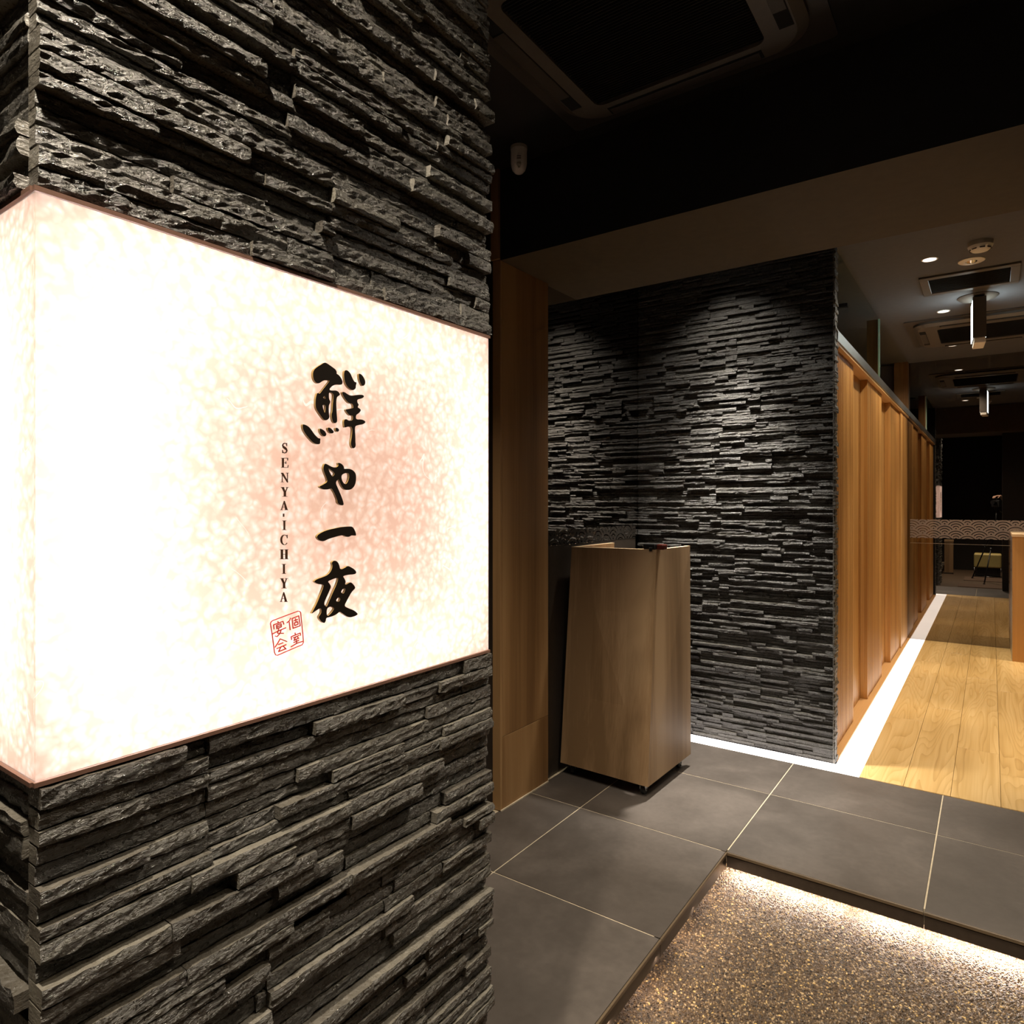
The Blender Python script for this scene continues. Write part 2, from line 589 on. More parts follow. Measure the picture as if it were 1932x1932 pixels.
st = lambda o: tag(o, kind='structure')
st(box('ceiling_entry', (-2.2, -2.6, Z_CEIL), (2.1, 2.27, Z_CEIL + 0.1), M['black_ceiling']))
st(box('ceiling_niche', (-2.2, 2.27, Z_CEIL), (2.1, 3.70, Z_CEIL + 0.1), M['black_ceiling']))
st(box('ceiling_corridor', (-3.6, 3.70, Z_COR), (2.1, 7.60, Z_COR + 0.17), M['corridor_ceiling']))
bm = bmesh.new()
bm_box(bm, (X_SIDE, 2.275, Z_BEAM), (2.0, 2.94, Z_CEIL))
for f in bm.faces:
    if f.normal.y < -0.5: f.material_index = 1
st(bm_obj('ceiling_beam', bm, [M['brown_beam'], M['shaded_face']]))
# side wall left of the entry, black wall behind, right hand walls
st(box('wall_left', (X_SIDE - 0.14, -2.6, Z_SUNK), (X_SIDE - 0.02, 3.70, Z_CEIL), M['black_wall']))
st(box('wall_rear', (-2.2, -2.7, Z_SUNK), (2.1, -2.55, Z_CEIL), M['black_wall']))
st(box('wall_right', (2.0, -2.6, Z_SUNK), (2.12, 7.60, Z_CEIL), M['black_wall']))
st(box('wall_stub', (0.135, 2.30, Z_SUNK), (2.0, 2.66, Z_BEAM), M['black_wall']))
st(box('wall_end', (-3.6, Y_MIR + 0.02, -0.02), (2.1, Y_MIR + 0.14, Z_COR), M['grey_wall']))
st(box('wall_room', (-3.6, 3.75, -0.02), (-3.5, 7.60, Z_COR), M['grey_wall']))

# wooden reveal at the side wall
cl = empty('wooden_reveal', (-1.80, 2.46, 0), 'tall wood-veneer jamb between the sign pillar and the side mirror', 'jamb')
box('face_board', (-1.68 - 0.20, 2.27, 0.002), (-1.68, 2.285, Z_BEAM), M['panel_wood'], cl, 0.001)
box('return_board', (-1.70, 2.286, 0.31), (-1.68, 2.645, Z_BEAM - 0.001), M['panel_wood'], cl, 0.001)
box('lower_return_board', (-1.70, 2.286, 0.002), (-1.68, 2.645, 0.308), M['panel_wood'], cl, 0.001)
box('upper_face_board', (-1.88, 2.255, Z_BEAM + 0.001), (-1.68, 2.27, Z_CEIL), M['panel_wood'], cl, 0.001)
box('core', (-1.88, 2.286, 0), (-1.701, 2.64, Z_BEAM), M['brown_metal'], cl)
box('caulk_line', (-1.679, 2.27, 0.0005), (-1.674, 2.64, 0.006), M['grout'], cl)

# ---------------------------------------------------------------- tile floor
fl = box('floor', (-2.0, -2.55, Z_SUNK - 0.1), (-0.90, 3.54, -0.0012), M['grout'])
st(fl)
fl2 = box('floor_step_bed', (-0.90, 2.74, Z_SUNK - 0.1), (2.0, 3.54, -0.0012), M['grout'])
st(fl2)
fl3 = box('floor_overhang_bed', (-0.90, 2.517, -0.045), (2.0, 2.74, -0.0012), M['grout'])
st(fl3)
fl4 = box('floor_side_overhang_bed', (-0.90, -2.55, -0.045), (-0.822, 2.53, -0.0012), M['grout'])
st(fl4)
G = 0.0025
xs_l = [-1.68, -1.425, -0.802]
ys_l = [3.54, 3.104, 2.497, 1.885, 1.275, 0.665, 0.055, -0.555, -1.165, -1.775, -2.385]
def tile(x0, x1, y0, y1, par):
    return box('tile', (x0 + G, y0 + G, -0.0011), (x1 - G, y1 - G, 0.0), M['tile'], par, 0.0012)
xs_all = [-1.69, -1.425, -0.802]
for j in range(len(ys_l) - 1):
    for i in range(2):
        if ys_l[j] < 2.3 and i == 0:
            tile(-1.83, -1.425, ys_l[j + 1], ys_l[j], fl)
        else:
            tile(xs_all[i], xs_all[i + 1], ys_l[j + 1], ys_l[j], fl)
for x0, x1 in ((-0.802, -0.174), (-0.174, 0.454), (0.454, 1.082), (1.082, 1.71)):
    for y0, y1 in ((2.497, 3.104), (3.104, 3.54)):
        if y1 < 3.2 and x0 > 0: continue
        tile(x0, x1, y0, y1, fl2)
# fascia under the tile edge, with its metal nosing
for x0, x1 in ((-0.802, -0.174), (-0.174, 0.134)):
    box('fascia', (x0 + 0.001, 2.497, -0.055), (x1 - 0.001, 2.515, -0.0135), M['brown_metal'], fl3, 0.0008)
    box('nosing', (x0 + 0.001, 2.492, -0.010), (x1 - 0.001, 2.4985, 0.0005), M['nosing'], fl3, 0.0008)
for y0, y1 in zip(ys_l[2:][1:], ys_l[2:]):
    box('fascia', (-0.820, y0 + 0.001, -0.055), (-0.802, y1 - 0.001, -0.0135), M['brown_metal'], fl4, 0.0008)
    box('nosing', (-0.8035, y0 + 0.001, -0.010), (-0.797, y1 - 0.001, 0.0005), M['nosing'], fl4, 0.0008)
st(box('wall_riser', (-0.90, 2.70, Z_SUNK), (2.0, 2.74, -0.045), M['black_wall']))

# ---------------------------------------------------------------- sunken pebble floor
bed = st(box('floor_pebble_bed', (-0.90, -2.55, Z_SUNK - 0.08), (2.0, 2.74, Z_SUNK), M['pebble_bed']))


def pebbles():
    rng = np.random.default_rng(5)
    p = 0.0082
    xs = np.arange(-0.89, 0.16, p); ys = np.arange(1.50, 2.695, p * 0.8)
    gx, gy = np.meshgrid(xs, ys)
    gx = gx + (np.arange(gx.shape[0]) % 2)[:, None] * p / 2
    c = np.stack([gx.ravel(), gy.ravel()], 1) + rng.normal(0, 0.0016, (gx.size, 2))
    n = len(c)
    ang = rng.uniform(0, PI, n); a = rng.uniform(0.0030, 0.0058, n); b = a * rng.uniform(0.45, 0.8, n); hh = rng.uniform(0.0016, 0.0042, n)
    K = 6
    th = np.arange(K) * 2 * PI / K
    V = np.zeros((n, 2 * K + 1, 3))
    for ring, (rr, zz) in enumerate(((1.0, 0.0), (0.66, 0.72))):
        lx = a[:, None] * rr * np.cos(th)[None]; ly = b[:, None] * rr * np.sin(th)[None]
        V[:, ring * K:(ring + 1) * K, 0] = c[:, 0:1] + lx * np.cos(ang)[:, None] - ly * np.sin(ang)[:, None]
        V[:, ring * K:(ring + 1) * K, 1] = c[:, 1:2] + lx * np.sin(ang)[:, None] + ly * np.cos(ang)[:, None]
        V[:, ring * K:(ring + 1) * K, 2] = Z_SUNK + hh[:, None] * zz - 0.0004
    V[:, 2 * K, 0] = c[:, 0]; V[:, 2 * K, 1] = c[:, 1]; V[:, 2 * K, 2] = Z_SUNK + hh
    tri = []
    for k in range(K):
        k2 = (k + 1) % K
        tri += [[k, k2, K + k2], [k, K + k2, K + k], [K + k, K + k2, 2 * K]]
    tri = np.array(tri)
    T = (np.arange(n)[:, None, None] * (2 * K + 1) + tri[None]).reshape(-1, 3)
    me = bpy.data.meshes.new('pebbles')
    me.vertices.add(n * (2 * K + 1)); me.vertices.foreach_set('co', V.ravel())
    me.loops.add(T.size); me.loops.foreach_set('vertex_index', T.ravel().astype(np.int32))
    me.polygons.add(len(T)); me.polygons.foreach_set('loop_start', np.arange(0, T.size, 3, dtype=np.int32))
    me.polygons.foreach_set('use_smooth', np.ones(len(T), dtype=bool))
    me.materials.append(M['pebble'])
    me.update(); me.validate()
    o = bpy.data.objects.new('pebbles', me); link(o, bed, (0, 0, 0))
    o.location = Vector((0, 0, 0)) - WL[bed.name]
    o['kind'] = 'stuff'


pebbles()

# LED line tucked under the step
led = empty('step_light', (-0.30, 2.535, -0.055), 'warm LED strip glowing under the tiled step edge', 'light strip')
box('channel', (-0.84, 2.625, -0.082), (0.13, 2.655, -0.0455), M['alu'], led)
led_em = emissive('led_diode', (1.0, 0.86, 0.76), 10.0)
for x0, ln in ((-0.82, 0.13), (-0.65, 0.11), (-0.50, 0.07), (-0.36, 0.16), (-0.15, 0.10), (-0.03, 0.14)):
    box('diode_run', (x0, 2.632, -0.086), (x0 + ln, 2.648, -0.0825), led_em, led)
    area('step_light_lamp', (x0 + ln / 2, 2.640, -0.088), (0, -0.25, -1), ln, 0.012, 1.5 * ln / 0.1, (1.0, 0.84, 0.72))
side_led = empty('step_light', (-0.862, 1.75, -0.055), 'faint LED strip under the step edge beside the sign pillar', 'light strip')
box('channel', (-0.874, 1.0, -0.052), (-0.850, 2.60, -0.0455), M['alu'], side_led)
box('diode_run', (-0.868, 1.02, -0.055), (-0.856, 2.58, -0.0525), emissive('led_diode_dim', (1.0, 0.8, 0.66), 2.0), side_led)
for y0 in (1.25, 1.55, 1.85, 2.15, 2.42):
    area('step_light_lamp', (-0.862, y0, -0.058), (0.35, 0, -1), 0.012, 0.24, 0.55, (1.0, 0.80, 0.66))

# ---------------------------------------------------------------- wood floor planks
wf = st(box('floor_wood', (-0.508, 3.545, -0.12), (2.0, Y_MIR, -0.016), M['mortar']))
px = -0.510; pw = 0.1815
cuts = [[4.66, 6.45], [5.03, 6.92], [4.28, 6.05], [3.98, 5.72], [4.85, 6.6], [4.3, 6.1], [5.2, 7.0], [4.7, 6.4], [4.1, 5.9], [5.0, 6.8], [4.6, 6.3], [4.2, 6.0], [5.1, 6.9], [4.5, 6.2]]
for i in range(14):
    x0 = px + i * pw
    yy = [3.547] + cuts[i] + [Y_MIR - 0.002]
    for y0, y1 in zip(yy, yy[1:]):
        box('plank', (x0 + 0.0007, y0 + 0.0007, -0.0165), (min(x0 + pw, 2.0) - 0.0007, y1 - 0.0007, 0.0), M['floor_wood'], wf, 0.0007)

# ---------------------------------------------------------------- glowing floor strips
fs = empty('floor_light', (-0.57, 5.4, -0.02), 'long white glowing floor strip beside the slatted doors', 'floor light')
for y0, y1 in ((3.545, 4.18), (4.18, 5.14), (5.14, 6.10), (6.10, 6.76), (6.76, Y_MIR)):
    box('diffuser', (-0.628, y0 + 0.0006, -0.03), (-0.512, y1 - 0.0006, -0.001), M['strip_light'], fs)
fs2 = empty('floor_light', (-1.17, 3.60, -0.02), 'short white glowing floor strip at the foot of the stone wall', 'floor light')
for x0, x1 in ((-1.68, -1.15), (-1.15, -0.629)):
    box('diffuser', (x0 + 0.0006, 3.545, -0.03), (x1 - 0.0006, 3.652, -0.001), M['strip_light_stone'], fs2)


# ================================================================ STACKED STONE
def stone_geo(L, h, p, rng, nx, nz, rough):
    """s along, n outwards, t up; returns verts (s,n,t) and faces. Cleft front, square-sawn ends"""
    s = np.linspace(0, L, nx + 1); t = np.linspace(0, h, nz + 1)
    kx = max(2, nx // 3 + 1)
    coarse = rng.normal(0, 1, (kx, nz + 1))
    ci = np.linspace(0, kx - 1, nx + 1)
    i0 = np.clip(np.floor(ci).astype(int), 0, kx - 2); fr = (ci - i0)[:, None]
    nn = coarse[i0] * (1 - fr) + coarse[i0 + 1] * fr
    nn = p + rough * (0.55 * nn + 0.45 * rng.normal(0, 1, nn.shape))
    tilt = rng.normal(0, 0.35) * rough * 2
    nn += tilt * (t / h - 0.5)[None, :]
    nn[:, 0] -= rough * rng.uniform(0.2, 1.6, nx + 1); nn[:, -1] -= rough * rng.uniform(0.2, 1.6, nx + 1)
    nn[0] -= rough * 0.5; nn[-1] -= rough * 0.5
    nn = np.clip(nn, 0.004, None)
    T = np.repeat(t[None, :], nx + 1, 0)
    T[:, 1:-1] += rng.normal(0, 0.10 * h / nz, (nx + 1, nz - 1))
    T[:, 0] += rng.uniform(0, 0.07 * h, nx + 1); T[:, -1] -= rng.uniform(0, 0.07 * h, nx + 1)
    V = []
    for i in range(nx + 1):
        for j in range(nz + 1):
            V.append((s[i], nn[i, j], T[i, j]))
    idx = lambda i, j: i * (nz + 1) + j
    F = []
    for i in range(nx):
        for j in range(nz):
            F.append([idx(i, j), idx(i + 1, j), idx(i + 1, j + 1), idx(i, j + 1)])
    b0 = len(V)
    for i in range(nx + 1):
        V.append((s[i], 0.0, T[i, 0])); V.append((s[i], 0.0, T[i, -1]))
    for i in range(nx):
        F.append([b0 + 2 * i, b0 + 2 * i + 2, idx(i + 1, 0), idx(i, 0)])
        F.append([idx(i, nz), idx(i + 1, nz), b0 + 2 * i + 3, b0 + 2 * i + 1])
    for i, sgn in ((0, 1), (nx, -1)):
        f = [idx(i, j) for j in range(nz + 1)] + [b0 + 2 * i + 1, b0 + 2 * i]
        F.append(f if sgn > 0 else f[::-1])
    return np.array(V), F


def ledger(s0, s1, t0, t1, seed, course=0.0185, panel=(0.60, 8), len_rng=(0.07, 0.26), prot=(0.014, 0.036)):
    """lay stones in interlocking ledger panels; yields (s,t,L,h,p)"""
    rng = np.random.default_rng(seed)
    out = []
    t = t0; row = 0
    offs = rng.uniform(0, panel[0])
    while t < t1 - 0.004:
        if row % panel[1] == 0:
            offs = rng.uniform(0.1, panel[0])
        h = course * rng.uniform(0.78, 1.22)
        h = min(h, t1 - t)
        if t1 - (t + h) < 0.008: h = t1 - t
        s = s0
        while s < s1 - 0.003:
            L = rng.uniform(*len_rng) if rng.random() > 0.2 else rng.uniform(0.20, 0.36)
            k = math.floor((s - s0 - offs) / panel[0]) + 1
            edge = s0 + offs + k * panel[0]
            if edge - s > 0.01: L = min(L, edge - s)
            if s1 - (s + L) < 0.035: L = s1 - s
            L = min(L, s1 - s)
            p = rng.choice([rng.uniform(prot[0], (prot[0] + prot[1]) / 2), rng.uniform((prot[0] + prot[1]) / 2, prot[1])], p=[0.55, 0.45])
            out.append((s, t, L, h, p))
            s += L
        t += h; row += 1
    return out


def place_stones(stones, O, Sd, Nd, parent, seed, visible, dx=0.013, nz=3, rough=0.0014, limit=300):
    """visible(stone) -> importance or None; the largest `limit` become parts, the rest one joined part"""
    rng = np.random.default_rng(seed)
    O, Sd, Nd = np.array(O, float), np.array(Sd, float), np.array(Nd, float)
    Z = np.array([0, 0, 1.0])
    flip = np.dot(np.cross(Sd, Z), Nd) < 0
    score = [(visible(x), i) for i, x in enumerate(stones)]
    pick = set(i for sc, i in sorted([x for x in score if x[0] is not None], reverse=True)[:limit])
    RV, RF, RI, base = [], [], [], 0
    for i, (s, t, L, h, p) in enumerate(stones):
        g = 0.0004
        near = i in pick
        nx = max(3, int(L / dx)) if near else max(2, int(L / (dx * 2.2)))
        V, F = stone_geo(L - 2 * g, h - 2 * g, p, rng, nx, nz if near else 2, rough)
        Wv = O + np.outer(V[:, 0] + s + g, Sd) + np.outer(V[:, 1], Nd) + np.outer(V[:, 2] + t + g, Z)
        if flip: F = [f[::-1] for f in F]
        if near:
            nf = nx * nz
            mesh_obj('stone', Wv, F, [M['stone'], M['sawn']], parent, False, [0] * nf + [1] * (len(F) - nf))
        else:
            RV.append(Wv); RF += [[k + base for k in f] for f in F]; base += len(Wv); RI += [0] * (nx * 2) + [1] * (len(F) - nx * 2)
    if RV:
        o = mesh_obj('stone_rows', np.concatenate(RV), RF, [M['stone'], M['sawn']], parent, False, RI)
        o['kind'] = 'stuff'


DV = np.array([-math.sin(YAW), math.cos(YAW), 0]); RVv = np.array([math.cos(YAW), math.sin(YAW), 0])


# ---- the sign pillar
pil = empty('stone_pillar', (-1.05, 0.61, Z_SUNK), 'square pillar clad in rough split black stone around the lit sign', 'pillar')
DEP = 0.028
xb = X_P - DEP + 0.004           # back plane of the front stones
box('core', (-1.32, Y_P0 + 0.030, Z_SUNK), (xb - 0.001, Y_P1 - 0.026, 1.03), M['mortar'], pil)
box('core', (-1.32, Y_P0 + 0.030, 1.60), (xb - 0.001, Y_P1 - 0.026, Z_CEIL), M['mortar'], pil)


def seen(pt):
    q = np.array(pt) - [0, 0, HC]
    D = q @ DV
    if D < 0.05: return None
    x = 966 + 1267 * (q @ RVv) / D; y = 948 - 1267 * q[2] / D
    if -60 < x < 1992 and -80 < y < 2010: return 1267 / D
    return None


Z_S0, Z_S1 = 1.036, 1.594
for t0, t1, sd in ((Z_S1 + 0.006, Z_CEIL, 11), (Z_SUNK, Z_S0 - 0.006, 12)):
    stn = ledger(Y_P0 + 0.004, Y_P1, t0, t1, sd, course=0.0185)
    place_stones(stn, (xb, 0, 0), (0, 1, 0), (1, 0, 0), pil, sd + 50,
                 lambda x: (lambda k: None if k is None else k * math.sqrt(x[2] * x[3]))(seen((X_P, x[0] + x[2] / 2, x[1] + x[3] / 2))), limit=142, dx=0.0095, nz=4, rough=0.0013)
    # near side face, looking back towards the door
    stn = ledger(0.0, 0.56, t0, t1, sd + 5)
    place_stones(stn, (-0.757, Y_P0 + 0.026, 0), (-1, 0, 0), (0, -1, 0), pil, sd + 60,
                 lambda x: (seen((-0.757 - x[0] - x[2] / 2, Y_P0, x[1])) if x[0] < 0.05 else None), limit=0 if False else 26)
    # face towards the jamb
    stn = ledger(0.0, 0.56, t0, t1, sd + 9)
    place_stones(stn, (-0.757, Y_P1 - 0.022, 0), (-1, 0, 0), (0, 1, 0), pil, sd + 70, lambda x: None)

# ---- the back wall
wb = st(box('wall_back', (X_SIDE - 0.12, Y_STONE + 0.022, -0.03), (X_PART - 0.012, Y_STONE + 0.075, Z_CEIL + 0.05), M['mortar']))
stn = ledger(X_SIDE + 0.001, X_PART - 0.004, 0.0, Z_CEIL, 31, course=0.0160, len_rng=(0.05, 0.19), prot=(0.008, 0.027))


def wall_vis(x):
    sx, tt = x[0] + x[2] / 2, x[1] + x[3] / 2
    if sx < -1.30 and tt < 1.05: return None
    if tt > 2.52: return None
    k = seen((sx, Y_STONE, tt))
    return None if k is None else k * math.sqrt(x[2] * x[3])


place_stones(stn, (0, Y_STONE + 0.022, 0), (1, 0, 0), (0, -1, 0), wb, 33, wall_vis, dx=0.018, nz=3, rough=0.0014, limit=298)
stn = ledger(0.0, 0.085, 0.0, Z_COR - 0.001, 35, len_rng=(0.08, 0.085), prot=(0.004, 0.014))
place_stones(stn, (X_PART - 0.012, Y_STONE - 0.008, 0), (0, 1, 0), (1, 0, 0), wb, 36, lambda x: None, dx=0.02)

# ================================================================ THE LIT SIGN
sg = empty('sign_box', (-0.95, 0.60, Z_S0), 'glowing washi paper sign box with black brush lettering set into the stone pillar', 'sign')
Y0, Y1 = Y_P0 + 0.002, Y_P1 - 0.006
XS = X_P
pt = 0.004
def paper_panel(name, lo, hi, outer):
    """acrylic sheet faced with translucent paper on its outer side"""
    bm = bmesh.new(); bm_box(bm, lo, hi); bm.normal_update()
    for f in bm.faces: f.material_index = 0 if f.normal.dot(Vector(outer)) > 0.5 or (outer[0] and abs(f.normal.y) > 0.5) else 1
    return bm_obj(name, bm, [M['washi'], M['clear']], sg)


paper_panel('front_panel', (XS - pt, Y0, Z_S0), (XS, Y1, Z_S1), (1, 0, 0))
paper_panel('side_panel', (-1.30, Y0, Z_S0), (XS - pt - 0.0003, Y0 + pt, Z_S1), (0, -1, 0))
paper_panel('side_panel', (-1.30, Y1 - pt, Z_S0), (XS - pt - 0.0003, Y1, Z_S1), (0, 1, 0))
box('back_lining', (-1.31, Y0, Z_S0), (-1.30, Y1, Z_S1), M['white_inside'], sg)
box('floor_lining', (-1.31, Y0 + 0.004, Z_S0 - 0.005), (XS - 0.001, Y1 - 0.004, Z_S0 - 0.0002), M['white_inside'], sg)
box('top_lining', (-1.31, Y0 + 0.004, Z_S1 + 0.0002), (XS - 0.001, Y1 - 0.004, Z_S1 + 0.005), M['white_inside'], sg)
for z0, z1 in ((Z_S0 - 0.005, Z_S0 - 0.0005), (Z_S1 + 0.0005, Z_S1 + 0.005)):
    box('trim', (XS - 0.002, Y0 - 0.002, z0), (XS + 0.003, Y1 + 0.002, z1), M['copper'], sg)
    box('trim', (-1.30, Y0 - 0.004, z0), (XS - 0.002, Y0, z1), M['copper'], sg)
# fluorescent tubes inside, near the edges of the box
tube_em = emissive('fluorescent_tube', (1.0, 0.95, 0.9), 0.6)
box_light = (1.0, 0.875, 0.845)
ym, zm = (Y0 + Y1) / 2, (Z_S0 + Z_S1) / 2
for (y, z, vert, e) in ((Y0 + 0.06, zm, True, 0.84), (Y1 - 0.030, zm, True, 0.56), (ym, Z_S0 + 0.030, False, 0.60), (ym, Z_S1 - 0.030, False, 0.50)):
    if vert: p = [(-0.88, y, Z_S0 + 0.04), (-0.88, y, Z_S1 - 0.04)]
    else: p = [(-0.88, Y0 + 0.05, z), (-0.88, Y1 - 0.05, z)]
    tube('lamp_tube', p, 0.008, tube_em, sg)
    o = area('sign_lamp', (-0.865, y, z), (1, 0, 0), 0.02 if vert else 0.55, 0.45 if vert else 0.02, e, box_light)
    q = Matrix(((0, 0, -1), (1, 0, 0), (0, -1, 0)))   # local x -> world y, local y -> -z, light looks along +x
    o.rotation_euler = q.to_euler()
back_lamp = area('sign_lamp', (-1.15, ym - 0.05, zm), (1, 0, 0), 0.45, 0.45, 0.55, (1.0, 0.80, 0.68))
side_lamp = area('sign_lamp', (-1.0, Y0 + 0.11, zm), (0, -1, 0), 0.3, 0.45, 0.42, box_light)
side_lamp2 = area('sign_lamp', (-1.0, Y1 - 0.11, zm), (0, 1, 0), 0.3, 0.45, 0.42, box_light)


def on_sign(px, py):
    """photo pixel -> (y, z) on the sign face"""
    v = DV + (px - 966) / 1267 * RVv
    k = XS / v[0]
    return (v[1] * k, HC + (948 - py) / 1267 * k)


def smooth_loop(p, it=1):
    for _ in range(it):
        q = []
        n = len(p)
        for i in range(n):
            a, b = p[i], p[(i + 1) % n]
            q.append((0.75 * a[0] + 0.25 * b[0], 0.75 * a[1] + 0.25 * b[1]))
            q.append((0.25 * a[0] + 0.75 * b[0], 0.25 * a[1] + 0.75 * b[1]))
        p = q
    return p


def flat_shape(name, loops, depth, mats, parent, off=0.0):
    """filled outlines (first is the outline, the others holes) standing proud of the sign face"""
    cu = bpy.data.curves.new(name, 'CURVE'); cu.dimensions = '2D'; cu.fill_mode = 'BOTH'; cu.extrude = depth / 2
    for lp in loops:
        sp = cu.splines.new('POLY'); sp.points.add(len(lp) - 1)
        for k, (y, z) in enumerate(lp): sp.points[k].co = (y, z, 0, 1)
        sp.use_cyclic_u = True
    tmp = bpy.data.objects.new(name + '_outline', cu); C.objects.link(tmp)
    dg = bpy.context.evaluated_depsgraph_get()
    me = bpy.data.meshes.new_from_object(tmp.evaluated_get(dg))
    V = np.array([v.co[:] for v in me.vertices]); F = [list(p.vertices) for p in me.polygons]
    bpy.data.objects.remove(tmp); bpy.data.curves.remove(cu); bpy.data.meshes.remove(me)
    Wv = np.stack([XS + off + depth / 2 + V[:, 2], V[:, 0], V[:, 1]], 1)
    bm = bmesh.new()
    vs = [bm.verts.new(v) for v in Wv]
    for f in F:
        try: bm.faces.new([vs[i] for i in f])
        except ValueError: pass
    bmesh.ops.remove_doubles(bm, verts=bm.verts, dist=1e-6)
    bmesh.ops.recalc_face_normals(bm, faces=bm.faces)
    bm.normal_update()
    if len(mats) > 1:
        for f in bm.faces:
            f.material_index = 0 if abs(f.normal.x) > 0.5 else 1
    return bm_obj(name, bm, mats, parent)


def kanji(parent, crop, loops_list, label):
    ox, oy, k = crop
    e = None
    for loops in loops_list:
        pts = [smooth_loop([on_sign(ox + x * k, oy + y * k) for x, y in lp], 2) for lp in loops]
        o = flat_shape('brush_stroke' if e is not None else 'brush_character', pts, 0.004, [M['letter_black'], M['letter_edge']], e or parent, 0.0008)
        if e is None:
            e = o; e['label'] = label
    return e


K1 = (560, 670, 150 / 1610); K2 = (580, 860, 120 / 1288); K3 = (560, 1040, 140 / 1803)
kanji(sg, K1, [
    [[(285, 330), (340, 265), (430, 210), (515, 155), (560, 170), (640, 225), (745, 300), (765, 355), (755, 385), (800, 405), (850, 465), (885, 545), (875, 590), (850, 610), (780, 600), (700, 615), (650, 650), (612, 700), (630, 720), (680, 725), (750, 720), (800, 750), (835, 800), (815, 825), (770, 850), (755, 920), (755, 1010), (760, 1180), (775, 1340), (755, 1375), (725, 1385), (690, 1360), (665, 1290), (655, 1200), (675, 1150), (680, 1040), (695, 900), (700, 800), (670, 770), (620, 760), (605, 770), (605, 900), (635, 940), (630, 980), (605, 1010), (600, 1100), (605, 1200), (615, 1250), (605, 1290), (560, 1325), (520, 1325), (480, 1290), (400, 1180), (340, 1080), (330, 960), (345, 840), (370, 765), (410, 790), (430, 775), (500, 680), (580, 580), (625, 520), (560, 512), (500, 520), (450, 550), (400, 585), (340, 565), (300, 510), (280, 430)],
     [(485, 860), (510, 830), (530, 845), (542, 885), (510, 893)], [(478, 1005), (535, 1018), (540, 1080), (525, 1185), (500, 1140), (480, 1060)]],
    [[(920, 330), (945, 310), (985, 320), (1040, 375), (1070, 450), (1120, 550), (1160, 555), (1165, 580), (1150, 620), (1150, 680), (1100, 720), (1060, 710), (990, 660), (935, 570), (915, 470), (910, 390)]],
    [[(1205, 390), (1235, 380), (1290, 425), (1335, 510), (1345, 570), (1320, 620), (1285, 635), (1250, 580), (1215, 490)]],
    [[(870, 770), (880, 750), (925, 755), (1000, 810), (1060, 830), (1180, 810), (1280, 808), (1315, 830), (1310, 860), (1270, 885), (1175, 905), (1180, 970), (1215, 1010), (1180, 1060), (1240, 1095), (1255, 1125), (1215, 1180), (1150, 1220), (1150, 1310), (1270, 1305), (1330, 1335), (1350, 1365), (1290, 1410), (1200, 1420), (1140, 1440), (1130, 1500), (1140, 1650), (1140, 1760), (1150, 1830), (1130, 1880), (1090, 1895), (1060, 1850), (1045, 1780), (1070, 1650), (1085, 1450), (980, 1455), (930, 1475), (915, 1440), (905, 1310), (970, 1300), (990, 1330), (1090, 1330), (1095, 1225), (1030, 1230), (980, 1180), (935, 1105), (990, 1100), (1060, 1085), (1105, 1075), (1085, 985), (1020, 985), (960, 930), (900, 840)]],
    [[(70, 1410), (100, 1405), (190, 1445), (250, 1520), (310, 1610), (390, 1690), (435, 1690), (425, 1750), (430, 1780), (410, 1810), (350, 1805), (290, 1780), (200, 1690), (110, 1570), (75, 1490)]],
    [[(415, 1495), (440, 1490), (515, 1535), (550, 1590), (550, 1630), (515, 1655), (470, 1630), (425, 1570)]],
    [[(575, 1475), (620, 1470), (670, 1510), (710, 1560), (675, 1595), (630, 1580), (590, 1540)]],
    [[(735, 1480), (775, 1475), (815, 1515), (800, 1550), (770, 1560), (740, 1530)]],
], 'black raised brush character, topmost of the column')
kanji(sg, K2, [
    [[(300, 165), (330, 160), (400, 200), (470, 235), (530, 240), (570, 220), (585, 190), (570, 145), (610, 145), (660, 175), (695, 225), (695, 270), (760, 262), (830, 270), (890, 305), (935, 365), (942, 450), (930, 560), (890, 640), (830, 685), (760, 695), (700, 680), (650, 620), (610, 530), (590, 465), (545, 510), (530, 560), (560, 630), (600, 720), (650, 840), (680, 930), (690, 1000), (640, 1005), (590, 980), (560, 940), (560, 900), (535, 830), (490, 730), (440, 655), (400, 675), (340, 685), (270, 680), (220, 650), (190, 625), (240, 600), (300, 570), (365, 525), (340, 440), (310, 370), (285, 300), (275, 240)],
     [(375, 250), (420, 280), (520, 355), (465, 430), (430, 380), (395, 310)],
     [(640, 400), (690, 360), (760, 345), (795, 360), (800, 430), (780, 520), (735, 580), (690, 560), (650, 490)]],
], 'black raised cursive character below the topmost one')
kanji(sg, K2, [
    [[(140, 1630), (200, 1570), (340, 1505), (500, 1470), (640, 1440), (780, 1430), (850, 1428), (890, 1460), (930, 1540), (945, 1615), (900, 1615), (850, 1605), (800, 1640), (740, 1640), (700, 1610), (630, 1610), (500, 1645), (370, 1685), (290, 1730), (230, 1725), (170, 1690)]],
], 'single black brush bar character')
